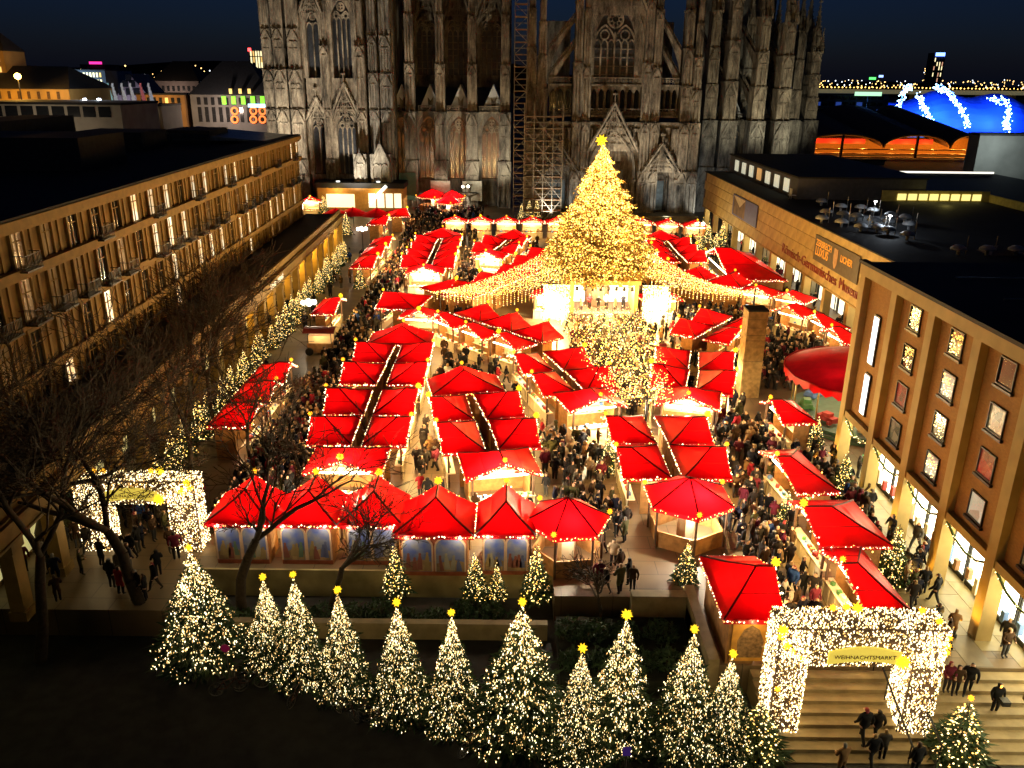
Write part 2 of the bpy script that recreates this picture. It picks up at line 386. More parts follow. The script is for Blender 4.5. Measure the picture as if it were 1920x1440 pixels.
def wall_bay(mb, x0, x1, z0, z1, y, xc, w, zs, zsp, depth=1.0, k=1.0):
    a = arch(xc, w, zsp, k=k); l_, r_ = xc - w / 2, xc + w / 2
    for p in ([(x0, z0), (l_, z0), (l_, z1), (x0, z1)], [(r_, z0), (x1, z0), (x1, z1), (r_, z1)], [(l_, z0), (r_, z0), (r_, zs), (l_, zs)]):
        mb.poly([(q[0], y, q[1]) for q in p])
    for p, q in zip(a[:-1], a[1:]): mb.poly([(p[0], y, p[1]), (q[0], y, q[1]), (q[0], y, z1), (p[0], y, z1)])
    o = [(l_, zs)] + a + [(r_, zs)]
    for p, q in zip(o, o[1:] + o[:1]): mb.poly([(p[0], y, p[1]), (p[0], y + depth, p[1]), (q[0], y + depth, q[1]), (q[0], y, q[1])])
def ring(mb, x, z, r, y, t, n=12): mb.path([(x + r * math.cos(2 * PI * i / n), y, z + r * math.sin(2 * PI * i / n)) for i in range(n)], t, 4, True)
def gwindow(xc, w, zs, zsp, y, lights=4, glass=None, grid=0.0, t=.18, mould=3, k=1.0, rich=False, depth=1.0):
    """one pointed window: glass, mullions and tracery, stepped mouldings"""
    glass = glass or m_church_glass
    a = arch(xc, w, zsp, k=k)
    wn = MB().poly([(xc - w / 2, y + depth * .8, zs)] [:0] + [(p[0], y + depth * .8, p[1]) for p in ([(xc - w / 2, zs)] + a + [(xc + w / 2, zs)])]).build('window', glass, cath)
    tr = MB(); yy = y + depth * .62; lw = w / lights
    for i in range(1, lights): tr.tube((xc - w / 2 + i * lw, yy, zs), (xc - w / 2 + i * lw, yy, zsp + (.25 * w if i == lights // 2 else 0)), t, n=4)
    for i in range(lights): tr.path([(p[0], yy, p[1]) for p in arch(xc - w / 2 + (i + .5) * lw, lw, zsp - lw * .35, 3)], t * .8, 4)
    if lights >= 4:
        for s in (-1, 1):
            tr.path([(p[0], yy, p[1]) for p in arch(xc + s * w / 4, w / 2, zsp - .02 * w, 4)], t, 4)
            ring(tr, xc + s * w / 4, zsp + .19 * w, .11 * w, yy, t * .8, 10)
    ring(tr, xc, zsp + .50 * w * k, .19 * w, yy, t, 12)
    for i in range(4 if not rich else 8):
        b = i * 2 * PI / (4 if not rich else 8) + PI / 4; rr = (.09 if not rich else .12) * w
        ring(tr, xc + rr * math.cos(b), zsp + .50 * w * k + rr * math.sin(b), (.075 if not rich else .05) * w, yy, t * .6, 8)
    if grid:
        z = zs + grid
        while z < zsp: tr.tube((xc - w / 2, yy + .05, z), (xc + w / 2, yy + .05, z), t * .45, n=4); z += grid
    tr.build('tracery', m_st, wn)
    ml = MB()
    for i in range(mould):
        ww = w + .25 + i * .55
        ml.path([(p[0], y - .05 - i * .06 + .25, p[1]) for p in [(xc - ww / 2, zs)] + arch(xc, ww, zsp, k=k) + [(xc + ww / 2, zs)]], .16, 5)
    ml.build('arch_moulding', m_st, wn)
    return wn
def panels(mb, x0, x1, z0, z1, y, n, t=.09, gable=False):
    t = t * 2.0; y = y - .12
    """blind tracery: thin ribs with pointed heads on a face"""
    s = (x1 - x0) / n
    for i in range(n + 1): mb.tube((x0 + i * s, y - .04, z0), (x0 + i * s, y - .04, z1), t, n=4)
    for i in range(n): mb.path([(p[0], y - .04, p[1]) for p in arch(x0 + (i + .5) * s, s, z1 - s * .9, 3)], t, 4)
    if gable:
        xc = (x0 + x1) / 2; h = (x1 - x0) * 1.15
        mb.path([(x0 - .1, y - .1, z1), (xc, y - .1, z1 + h), (x1 + .1, y - .1, z1)], t * 1.6, 4)
        mb.yprism([(x0, z1), (x1, z1), (xc, z1 + h * .95)], y - .02, y + .3)
        for k in range(1, 5):
            for sgn in (-1, 1): mb.cbox((xc + sgn * (x1 - x0) / 2 * (1 - k / 5), y - .1, z1 + h * k / 5 + .1), (.22, .22, .3))
        mb.tube((xc, y - .1, z1 + h), (xc, y - .1, z1 + h + .9), .1, .03, 4)
_pin = {}
def pin_mesh(s):
    key = round(s, 2)
    if key not in _pin:
        mb = MB(); h = s * 2.2
        mb.box(-s / 2, s / 2, -s / 2, s / 2, 0, h)
        for sg in (-1, 1):
            panels(mb, -s / 2, s / 2, .1, h - s * .1, -s / 2, 2, s * .06)
        for i in range(4):
            a = i * PI / 2; ca, sa = math.cos(a), math.sin(a)
            q = [(-s * .55, -s * .58, h), (s * .55, -s * .58, h), (0, -s * .58, h + s * 1.1), (0, 0, h + s * 1.1)]
            q = [(x * ca - y * sa, x * sa + y * ca, z) for x, y, z in q]; mb.add(q, [(0, 1, 2), (1, 3, 2), (0, 2, 3)])
        b = s * .42; top = h + s * 5
        mb.add([(-b, -b, h), (b, -b, h), (b, b, h), (-b, b, h), (0, 0, top)], [(0, 1, 4), (1, 2, 4), (2, 3, 4), (3, 0, 4)])
        for k in range(1, 7):
            f = k / 7.5; r = b * (1 - f) * 1.15
            for sx in (-1, 1):
                for sy in (-1, 1): mb.cbox((sx * r, sy * r, h + (top - h) * f), (s * .16,) * 3)
        mb.cbox((0, 0, top), (s * .22, s * .22, s * .4)); mb.cbox((0, 0, top - s * .3), (s * .5, s * .5, s * .12))
        _pin[key] = mb.mesh('pinnacle', m_st)
    return _pin[key]
def pinnacle(x, y, z, s, parent=None): return link('pinnacle', pin_mesh(s), parent or cath, (x, y, z))
def pier(x0, x1, y0, y1, z0, z1, stages=3, n=2, m=None, top=True):
    """buttress pier with set-backs, colonnettes and blind tracery"""
    mb = MB(); h = (z1 - z0) / stages; xc = (x0 + x1) / 2; yb = y1
    for i in range(stages):
        ins = i * .16; a, b, f = x0 + ins, x1 - ins, y0 + ins * 1.6; za, zb = z0 + i * h, z0 + (i + 1) * h
        mb.box(a, b, f, yb, za, zb - .002)
        panels(mb, a + .1, b - .1, za + .4, zb - (b - a) * .95 - .5, f, n, .08, gable=True)
        panels(mb, a + .1, b - .1, zb - (b - a) * .5, zb - .2, f, n, .07)
        mb.box(a - .15, b + .15, f - .18, yb, zb - .35, zb - .05)
        for xx in (a, b): mb.tube((xx, f, za), (xx, f, zb - .4), .2, n=6)
        mb.box(a - .1, b + .1, f - .1, yb, za + h * .48, za + h * .50)
    o = mb.build('buttress', m or m_st, cath)
    if top:
        s = (x1 - x0) * .42
        pinnacle(xc, (y0 + y1) / 2, z1, s * 1.5, o)
        for sx in (-1, 1): pinnacle(xc + sx * s * .95, y0 + s, z1 - .5, s * .75, o)
    return o
def balustrade(x0, x1, y, z, h=1.1, name='balustrade'):
    mb = MB(); mb.box(x0, x1, y - .25, y + .1, z - .35, z); mb.box(x0, x1, y - .16, y + .05, z + h - .16, z + h)
    n = max(2, int((x1 - x0) / .55)); s = (x1 - x0) / n
    for i in range(n):
        mb.tube((x0 + i * s, y - .05, z), (x0 + i * s, y - .05, z + h), .06, n=4)
        ring(mb, x0 + (i + .5) * s, z + h * .5, s * .36, y - .05, .05, 6)
    return mb.build(name, m_st, cath)
def wimperg(xc, w, z0, h, y, name='gable', m=None):
    mb = MB(); m = m or m_st
    mb.path([(xc - w / 2, y, z0), (xc, y, z0 + h), (xc + w / 2, y, z0)], .28, 5)
    mb.path([(xc - w / 2 + .7, y + .1, z0 + .3), (xc, y + .1, z0 + h - 1.6), (xc + w / 2 - .7, y + .1, z0 + .3)], .14, 4)
    nr = 5
    for i in range(nr):
        zz = z0 + h * (.12 + .16 * i); hw = w / 2 * (1 - (zz - z0) / h) - .3
        if hw > .3:
            mb.tube((xc - hw, y + .1, zz), (xc + hw, y + .1, zz), .09, n=4)
            ring(mb, xc, zz + h * .07, min(hw * .55, h * .07), y + .1, .09, 8)
    for i in range(-2, 3): mb.tube((xc + i * w * .1, y + .1, z0), (xc + i * w * .03, y + .1, z0 + h * (.9 - abs(i) * .12)), .08, n=4)
    for k in range(1, 8):
        f = k / 8
        for s in (-1, 1): mb.cbox((xc + s * w / 2 * (1 - f), y, z0 + h * f + .25), (.32, .3, .5))
    mb.tube((xc, y, z0 + h), (xc, y, z0 + h + 1.8), .16, .08, 5); mb.cbox((xc, y, z0 + h + 1.5), (.9, .3, .3))
    mb.yprism([(xc - w / 2 + .6, z0), (xc + w / 2 - .6, z0), (xc, z0 + h - 1.2)], y + .5, y + .8)
    return mb.build(name, m, cath)
def flyer(p, q, sag=1.5, wdt=.9, name='flying_buttress'):
    """raking bar with an arc below it, from a pier to the clerestory wall"""
    mb = MB(); p = Vector(p); q = Vector(q); n = 8; d = Vector((q.x - p.x, q.y - p.y, 0)); side = Vector((-d.y, d.x, 0)).normalized() * wdt / 2
    top = [p.lerp(q, i / n) for i in range(n + 1)]
    bot = [t - Vector((0, 0, .9 + 2.6 * (1 - math.sin(PI / 2 * i / n)) * sag)) for i, t in enumerate(top)]
    bot = [t - Vector((0, 0, .9 + sag * 1.9 * (1 - math.sqrt(max(0, 1 - (1 - i / n) ** 2))))) for i, t in enumerate(top)]
    for i in range(n):
        vs = [top[i] - side, top[i + 1] - side, bot[i + 1] - side, bot[i] - side, top[i] + side, top[i + 1] + side, bot[i + 1] + side, bot[i] + side]
        mb.add(vs, [(0, 1, 2, 3), (7, 6, 5, 4), (0, 4, 5, 1), (3, 2, 6, 7)])
    for i in range(n * 2):
        t = p.lerp(q, (i + .5) / (2 * n)); mb.cbox(t + Vector((0, 0, .3)), (.25, .25, .5))
    mb.path([t + Vector((0, 0, .75)) for t in top], .1, 4)
    return mb.build(name, m_st, cath)

# --- south tower (left)
Yt = 174 - CY
ZL = lz(208, 174)
tx = lambda px: lx(px, 174)
tw = MB()
tw.box(tx(500), tx(738), Yt + 2.2, Yt + 22, 0, 75)
wl = tw.build('tower_core', m_st, cath)
def tower_bay(pa, pb, pc, pw, zs0, zsp0, zs1, zsp1, lights):
    b = MB(); x0, x1, xc, w_ = tx(pa), tx(pb), tx(pc), pw
    wall_bay(b, x0, x1, 0, ZL, Yt, xc, w_, zs0, zsp0, 1.6)
    wall_bay(b, x0, x1, ZL, 62, Yt, xc, w_, zs1, zsp1, 1.6, k=1.25)
    b.box(x0, x1, Yt - .35, Yt + .3, ZL - .5, ZL)
    b.build('wall', m_st, cath)
    gwindow(xc, w_, zs0, zsp0, Yt, lights, mould=4, depth=1.6)
    gwindow(xc, w_, zs1, zsp1, Yt, lights, mould=5, k=1.25, depth=1.6)
    wimperg(xc, w_ + 2.0, zsp0 + w_ * .7, w_ * 1.7, Yt - .5)
    wimperg(xc, w_ + 2.0, zsp1 + w_ * .9, w_ * 2.2, Yt - .5)
z_ = lambda py: lz(py, 174)
tower_bay(577, 612, 594, 2.5, z_(330), z_(246), z_(150), z_(52), 2)
tower_bay(620, 672, 647, 3.7, z_(330), z_(246), z_(150), z_(40), 4)
for a, b, f in ((500, 521, -1.2), (523, 546, -2.4), (549, 574, -2.0)):
    pier(tx(a), tx(b), Yt + f, Yt + 3, 0, ZL, 2, 2, top=False); pier(tx(a) + .15, tx(b) - .15, Yt + f + .4, Yt + 3, ZL, 34, 2, 2, top=False); pier(tx(a) + .25, tx(b) - .25, Yt + f + .7, Yt + 3, 34, 62, 2, 2)
for a, b, f in ((607, 622, -.9), (672, 690, -2.0)):
    pier(tx(a), tx(b), Yt + f, Yt + 3, 0, ZL, 2, 2, top=False); pier(tx(a) + .1, tx(b) - .1, Yt + f + .3, Yt + 3, ZL, 31, 1, 2); pier(tx(a) + .3, tx(b) - .3, Yt + f + .8, Yt + 3, 31, 62, 2, 1)
for a, b, f in ((693, 711, -.6), (713, 736, .2)):
    pier(tx(a), tx(b), Yt + f, Yt + 5, 0, ZL, 2, 2, m_st2, top=False); pier(tx(a) + .1, tx(b) - .1, Yt + f + .4, Yt + 5, ZL, 33, 2, 3, m_st2); pier(tx(a) + .3, tx(b) - .3, Yt + f + .8, Yt + 5, 33, 60, 2, 2, m_st2)
# low porch piers lit in front of the tower
for a, b in ((666, 690), (697, 735)):
    p_ = MB(); p_.box(tx(a), tx(b), Yt - 5, Yt - 2.2, 0, z_(288))
    panels(p_, tx(a) + .4, tx(b) - .4, .5, z_(305), Yt - 5, 2, .1, gable=True); p_.build('porch_pier', m_st2, cath)
# --- nave: aisle wall, clerestory, buttress piers
Ya = 178 - CY; Yc = 191 - CY; ax = lambda px: lx(px, 178); kx = lambda px: lx(px, 191)
za = lambda py: lz(py, 178); zc = lambda py: lz(py, 191)
ZA = za(210)
cuts = [738, 776, 830, 891, 958]; cen = [750, 803, 860, 922]
wc = MB(); wa = MB()
for i in range(4):
    wall_bay(wa, ax(cuts[i]), ax(cuts[i + 1]), 0, ZA, Ya, ax(cen[i]), 4.0, za(336), za(252), 1.0)
    gwindow(ax(cen[i]), 4.0, za(336), za(252), Ya, 4, glass=m_church_glass2, mould=3)
    wall_bay(wc, kx(cuts[i]), kx(cuts[i + 1]), 19.5, 50, Yc, kx(cen[i]), 4.4, zc(142), zc(62), 1.2)
    gwindow(kx(cen[i]), 4.4, zc(142), zc(62), Yc, 4, grid=1.3, mould=4, depth=1.2)
    wimperg(kx(cen[i]), 6.0, zc(40), 8.5, Yc - .5)
    # pale metal dormer gable on the aisle roof
    x = ax(cen[i]) + .3; d = MB()
    d.add([(x - 2.1, Ya + 1.2, ZA + .6), (x + 2.1, Ya + 1.2, ZA + .6), (x, Ya + 1.2, ZA + 5.2), (x - 2.1, Ya + 9, ZA + .6), (x + 2.1, Ya + 9, ZA + .6), (x, Ya + 9, ZA + 5.2)], [(0, 1, 2), (0, 2, 5, 3), (1, 4, 5, 2), (3, 5, 4)])
    dd = d.build('dormer_gable', m_dormer, cath)
    MB().yprism([(x - .35, ZA + .6), (x + .45, ZA + .6), (x + .7, ZA + 2.9), (x + .1, ZA + 2.0), (x - .5, ZA + 2.7)], Ya + 1.05, Ya + 1.18).build('dormer_finial', m_st, dd)
    balustrade(ax(cuts[i]) + .9, ax(cuts[i + 1]) - .9, Ya, ZA)
wa.build('aisle_wall', m_st2, cath); wc.build('clerestory_wall', m_st, cath)
rf = MB(); rf.add([(ax(738), Ya + .6, ZA - .3), (ax(958), Ya + .6, ZA - .3), (kx(958), Yc, 23.4), (kx(738), Yc, 23.4)], [(0, 1, 2, 3)])
rf.build('aisle_roof', m_lead, cath)
for i, px in enumerate((771, 827, 886, 947)):
    pier(ax(px) - 1.2, ax(px) + 1.2, Ya - 3.2, Ya + 1, 0, ZA, 2, 2, m_st2, top=False)
    pier(ax(px) - .8, ax(px) + .8, Ya - 1.8, Ya + 1.2, ZA, 46, 3, 2, m_st)
    flyer((ax(px), Ya + 1, 34), (kx(px), Yc, 40)); flyer((ax(px), Ya + 1, 25.5), (kx(px), Yc, 31))
# info boards and lit base panels at the aisle foot
for px, wd_, c in ((764, 1.7, (.05, .12, .09)), (826, 2.0, (.45, .46, .40)), (886, 2.0, (.45, .46, .40))):
    x = ax(px); MB().box(x - wd_, x + wd_, Ya - 3.9, Ya - 3.7, 1.5, 7.0 if c[0] < .1 else 5.5).build('base_panel', mat('base_panel%d' % px, c, rough=.5), cath)
# --- south transept
Ys = 166 - CY; sx = lambda px: lx(px, 166); zs_ = lambda py: lz(py, 166)
ZG = zs_(226); ZB = zs_(214); ZW = zs_(156)
t = MB()
t.box(sx(1000), sx(1312), Ys + 2.5, Ys + 20, 0, ZG)
t.box(sx(1105), sx(1202), Ys + 3.2, Ys + 30, ZG, ZW)
t.build('transept_core', m_st, cath)
t = MB(); xw = sx(1149); ww = sx(1187) - sx(1112)
wall_bay(t, sx(1100), sx(1206), ZW, 58, Ys + 1, xw, ww, ZW + .2, zs_(78), 1.8, k=1.08)
t.build('transept_wall', m_st, cath)
gwindow(xw, ww, ZW + .2, zs_(78), Ys + 1, 6, grid=1.5, mould=6, k=1.08, rich=True, t=.22, depth=1.8)
wimperg(xw, ww + 4.4, zs_(78) + ww * .62, ww * 1.7, Ys + .3)
# triforium gallery: row of small lancets with two balustrades
for a, b in ((1030, 1072), (1108, 1202), (1236, 1272)):
    n_ = max(2, int((b - a) / 12)); x0, x1 = sx(a), sx(b); s = (x1 - x0) / n_
    q = MB()
    for i in range(n_): wall_bay(q, x0 + i * s, x0 + (i + 1) * s, ZB, ZW, Ys + 1.8, x0 + (i + .5) * s, s * .72, ZB + .6, ZW - s * .9 - .5, .8)
    q.build('triforium_arcade', m_st, cath)
    gl = MB().box(x0, x1, Ys + 2.7, Ys + 2.8, ZB + .1, ZW - .1); gl.build('triforium_glass', m_glass, cath)
    balustrade(x0, x1, Ys + .9, ZW, 1.2); balustrade(x0, x1, Ys, ZB, 1.2)
# main piers
for a, b, top in ((985, 1026, 44), (1072, 1106, 60), (1200, 1236, 60), (1273, 1312, 44)):
    m2 = (a + b) / 2
    pier(sx(a), sx(m2) - .1, Ys - 2.5, Ys + 4, 0, ZG, 2, 2, top=False); pier(sx(m2) + .1, sx(b), Ys - 2.2, Ys + 4, 0, ZG, 2, 2, top=False)
    pier(sx(a) + .2, sx(m2) - .1, Ys - 1.2, Ys + 4, ZG, top, 4, 2); pier(sx(m2) + .1, sx(b) - .2, Ys - .9, Ys + 4, ZG, top - 3, 4, 2)
for za_, zb_ in ((zs_(92), zs_(28)), (zs_(142), zs_(78))):
    flyer((sx(1027), Ys + 1.5, za_), (sx(1075), Ys + 1.5, zb_), 1.6); flyer((sx(1272), Ys + 1.5, za_), (sx(1232), Ys + 1.5, zb_), 1.6)
for a, b in ((1027, 1073), (1235, 1274)):
    MB().box(sx(a), sx(b), Ys + 12, Ys + 14, ZW, 36).build('side_wall', m_st2, cath)
# portals
def portal(px, w, zsp, gz, gh, door=True):
    xc = sx(px)
    b = MB()
    for k in range(6):
        ww_ = w - k * .5; yy = Ys - 2.2 + k * .75
        b.path([(p[0], yy, p[1]) for p in [(xc - ww_ / 2, 1.0)] + arch(xc, ww_, zsp, 8) + [(xc + ww_ / 2, 1.0)]], .3, 6)
        for s in (-1, 1):
            if k % 2 == 0:
                b.lathe(xc + s * (ww_ / 2), yy - .35, [(.0, 6.4), (.22, 6.3), (.26, 5.8), (.36, 5.3), (.3, 4.2), (.42, 2.8), (.0, 2.7)], 7)
                b.cbox((xc + s * ww_ / 2, yy - .2, 2.4), (.8, .8, .6)); b.cbox((xc + s * ww_ / 2, yy - .3, 7.1), (.8, .8, .5))
    a = arch(xc, w - 2.6, zsp, 6)
    b.poly([(p[0], Ys + 1.9, p[1]) for p in a])
    for i in range(3): b.tube((xc - w * .25, Ys + 1.8, zsp + .1 + i * 1.0), (xc + w * .25, Ys + 1.8, zsp + .1 + i * 1.0), .16, n=4)
    o = b.build('portal', m_st, cath)
    if door:
        dm = mat('portal_door', (.20, .26, .27), rough=.5, var=.4)
        for s in (-1, 1):
            dd = MB(); dd.box(xc + (s * .06 if s > 0 else -(w / 2 - 1.3)), xc + ((w / 2 - 1.3) if s > 0 else -.06), Ys + 1.75, Ys + 1.95, 1.0, zsp)
            dd.build('door', dm, o)
    wimperg(xc, w + 1.2, gz, gh, Ys - 2.6)
    return o
portal(1150, 8.4, zs_(318), zs_(280), zs_(190) - zs_(280))
portal(1243, 6.0, zs_(338), zs_(318), zs_(264) - zs_(318))
portal(1050, 6.0, zs_(338), zs_(318), zs_(264) - zs_(318))
pw_ = MB()
for a, b in ((1026, 1034), (1068, 1110), (1190, 1226), (1262, 1312)):
    pw_.box(sx(a), sx(b), Ys - 1.2, Ys + 2.4, 0, ZG - .5); panels(pw_, sx(a), sx(b), 8, ZG - 1.2, Ys - 1.2, max(1, int((b - a) / 9)), .12)
for a, b in ((1034, 1068), (1110, 1190), (1226, 1262)):
    pw_.box(sx(a), sx(b), Ys + .3, Ys + 2.4, zs_(300), ZG - .5); panels(pw_, sx(a), sx(b), zs_(300), ZG - 1.0, Ys + .3, max(3, int((b - a) / 8)), .1)
pw_.box(sx(1000), sx(1312), Ys - 1.6, Ys + 2.4, ZG - .5, ZG)
pw_.build('portal_wall', m_st, cath)
stp = MB()
for k in range(4): stp.box(sx(1030), sx(1312), Ys - 9 + k * .8, Ys - 1.3, 0 if k == 0 else .25 * k, .25 * (k + 1))
stp.build('portal_steps', m_stone_step, cath)
# --- choir (right), turning away at the apse
Yh = 176 - CY; hx = lambda px: lx(px, 176); zh = lambda py: lz(py + 8, 176)
ZH = zh(212)
cutc = [1312, 1345, 1400, 1447, 1493]; ch = MB()
for i in range(4):
    a, b = hx(cutc[i]), hx(cutc[i + 1]); xc = (a + b) / 2 + .4
    wall_bay(ch, a, b, 0, ZH, Yh, xc, 3.4, za(330), za(246), 1.0); gwindow(xc, 3.4, za(330), za(246), Yh, 3, mould=2)
    d = MB(); d.add([(xc - 2.2, Yh + 1.2, ZH + .4), (xc + 2.2, Yh + 1.2, ZH + .4), (xc, Yh + 1.2, ZH + 5.2), (xc - 2.2, Yh + 8, ZH + .4), (xc + 2.2, Yh + 8, ZH + .4), (xc, Yh + 8, ZH + 5.2)], [(0, 1, 2), (0, 2, 5, 3), (1, 4, 5, 2), (3, 5, 4)])
    d.build('dormer_gable', m_dormer, cath); balustrade(a + .6, b - .6, Yh, ZH)
ch.box(hx(1312), hx(1493), Yh + 1.2, Yh + 12, 0, ZH - .3)
ch.box(hx(1312), hx(1470), Yh + 13, Yh + 16, 18, 46)
ch.build('choir_wall', m_st2, cath)
pts = []
for i in range(6):
    a = PI * .5 * i / 5; pts.append((hx(1493) + 6.2 * math.sin(a), Yh + 16 - 16 * math.cos(a)))
ap = MB().prism([(hx(1493), Yh + 16), (hx(1493), Yh)] + pts[1:], 0, ZH - .3); ap.build('apse_wall', m_st2, cath)
for (px, Yp, zt, wd2) in ((1330, 174, 38, 1.5), (1366, 173, 40, 1.6), (1420, 173, 37, 1.5), (1466, 173, 36, 1.6), (1488, 178, 35, 1.2), (1519, 180, 31, 1.5)):
    x = lx(px, Yp); y = Yp - CY
    pier(x - wd2, x + wd2, y - 2, y + 6, 0, ZH, 2, 2, m_st2, top=False); pier(x - wd2 * .7, x + wd2 * .7, y - 1, y + 3.5, ZH, zt, 3, 2, m_st)
    if px < 1480:
        flyer((x, y + 3, zt - 7), (x - 1.0, y + 15, zt - 1)); flyer((x, y + 3, zt - 15), (x - 1.0, y + 15, zt - 9))
for (px, Yp, zt) in ((1395, 184, 33), (1443, 185, 32), (1500, 188, 33)):
    x = lx(px, Yp); pier(x - 1.1, x + 1.1, Yp - CY - 1, Yp - CY + 2, 17, zt, 3, 2, m_st2)
# vestry-like windows glowing behind the choir
for px, py in ((1443, 120), (1447, 175)):
    x, z = loc_of(px, py, 188); MB().box(x - .6, x + .6, 187.6 - CY, 187.8 - CY, z - 2.6, z + 2.6).build('window', emat('choir_lit_window', (1, .9, .55), .5), cath)
mn = MB(); mn.xprism([(Yc, 50), (Yc + 14, 50), (Yc + 7, 66)], kx(738), kx(1100)); mn.build('nave_roof', m_lead, cath)

# --- scaffolds
def scaffold(x0, x1, y0, y1, z0, z1, nx, lift, label, mid=False):
    t = thing('scaffold', label, 'scaffold', ((x0 + x1) / 2, y0, z0)); hx_ = (x1 - x0) / 2; d = y1 - y0
    st = MB(); lg = MB(); br = MB()
    for i in range(nx + 1):
        x = -hx_ + 2 * hx_ * i / nx
        for y in (0, d): st.tube((x, y, 0), (x, y, z1 - z0 + 1), .09, n=4)
    st.build('standards', m_galv, t)
    z = lift; k = 0
    while z <= z1 - z0 + .1:
        for y in (0, d):
            lg.tube((-hx_, y, z), (hx_, y, z), .07, n=4); lg.tube((-hx_, y, z - lift * .5), (hx_, y, z - lift * .5), .05, n=4)
        for i in range(nx):
            xa, xb = -hx_ + 2 * hx_ * i / nx, -hx_ + 2 * hx_ * (i + 1) / nx
            if (i + k) % 2 == 0: br.tube((xa, 0, z - lift), (xb, 0, z), .06, n=4)
            else: br.tube((xb, 0, z - lift), (xa, 0, z), .06, n=4)
        MB().box(-hx_, hx_, .15, d - .15, z - .12, z - .02).build('deck', m_wood, t)
        z += lift; k += 1
    lg.build('ledgers', m_galv, t); br.build('braces', m_galv, t)
    return t
scaffold(GY(964, 200, 163)[0], GY(987, 200, 163)[0], 162, 164.5, 0, 44, 1, 2.1, 'tall narrow scaffold tower climbing beside the transept')
scaffold(GY(984, 200, 157)[0], GY(1057, 200, 157)[0], 156.5, 159, 0, 20, 4, 2.1, 'broad tube scaffold in front of the side portal')
def GX(x, y, X):
    d = _ray(x, y); t = X / d[0]; return np.array([0, 0, CAMH]) + d * t
# ================================================================ HOTEL (left)
m_hotel = mat('hotel_stucco', (.23, .140, .036), rough=.8, var=.55, scale=.7, bump=.2, detail=8)
m_hotel2 = mat('hotel_trim', (.27, .168, .044), rough=.75, var=.25, scale=1.5)
hot = thing('hotel', 'long cream stone hotel with balconies, flat dark roof and ground floor arcade', 'hotel', (-29.5, 50, 0), .03)
HT = 17.1; Y0, Y1 = -34.0, 76.5
b = MB(); b.box(-3, 0, Y0, Y1, 0, HT); b.build('wall', m_hotel, hot)
b = MB(); b.box(-46, -3.002, Y0, Y1, 0, HT - .3); b.box(-3.2, .45, Y0, Y1 + .3, HT - .05, HT + .12)
b.build('roof', m_dark, hot)
for i, (x0, x1, y0, y1, h) in enumerate(((-22, -9, 28, 38, 2.6), (-20, -12, 50, 58, 1.8), (-30, -24, 30, 60, 3.2), (-14, -8, 62, 70, 1.4))):
    MB().box(x0, x1, y0, y1, HT - .3, HT + h).build('roof_block', mat('roof_block', (.09, .085, .075), rough=.8), hot)
# pale sloping skylight roof at the far end
b = MB(); b.add([(-14, 62, HT + .15), (-1, 62, HT + .15), (-1, 76, HT + .15), (-14, 76, HT + 1.2), (-14, 62, HT + 1.2)], [(0, 1, 4), (1, 2, 3, 4)])
b.build('glazed_roof', mat('glazed_roof', (.35, .42, .45), rough=.25, spec=.8), hot)
# cornices and string courses
for k, (z, pr, h) in enumerate(((HT - .55, .55, .5), (13.75, .5, .45), (10.55, .25, .28), (7.55, .35, .35))):
    b = MB(); b.box(0, pr, Y0, Y1 + .2, z, z + h); b.box(0, pr * .55, Y0, Y1 + .1, z - .25, z - .002); b.build('cornice', m_hotel2, hot)
PITCHW = 3.45; ys = [Y0 + 1.9 + i * PITCHW for i in range(32)]
pil = MB().box(-.01, .10, -.14, .14, 0, 1).mesh('pilaster', m_hotel2)
rows = ((14.25, 2.15, 16.5), (11.0, 2.35, 13.45), (7.95, 2.15, 10.3), (5.75, 1.6, 7.3))
def hwin(h):
    f = MB(); w_ = .62
    f.box(.001, .2, -w_ - .2, -w_, 0, h + .2); f.box(.001, .2, w_, w_ + .2, 0, h + .2); f.box(.001, .24, -w_ - .3, w_ + .3, h + .2, h + .42); f.box(.001, .3, -w_ - .3, w_ + .3, -.16, 0)
    f.box(.001, .1, -.04, .04, 0, h); f.box(.001, .09, -w_, w_, h * .68, h * .68 + .07)
    return f.mesh('window', m_hotel2), MB().box(.002, .035, -w_, w_, 0, h + .2)
e_hw = [winmat('hotel_lit', (1, .86, .58), (1, .6, .25), 1.6), winmat('hotel_lit_low', (1, .55, .2), (.2, .08, .03), .4, 2.5), m_glass, mat('hotel_curtain', (.30, .22, .12), rough=.6), emat('hotel_red', (1, .10, .03), .4)]
rail = MB()
rail.box(.2, .95, -.95, .95, -.22, -.12)
for i in range(13): rail.tube((.92, -.9 + i * .15, -.12), (.92, -.9 + i * .15, .78), .018, n=4)
for s in (-1, 1):
    for i in range(4): rail.tube((.25 + i * .2, s * .93, -.12), (.25 + i * .2, s * .93, .78), .018, n=4)
rail.tube((.92, -.93, .78), (.92, .93, .78), .03, n=4); rail.tube((.2, -.93, .78), (.92, -.93, .78), .03, n=4); rail.tube((.2, .93, .78), (.92, .93, .78), .03, n=4)
rail_me = rail.mesh('balcony', m_metal)
wm = [hwin(r_[1]) for r_ in rows]; pane_me = [[w_[1].mesh('pane', e) for e in e_hw] for w_ in wm]
rw = random.Random(11)
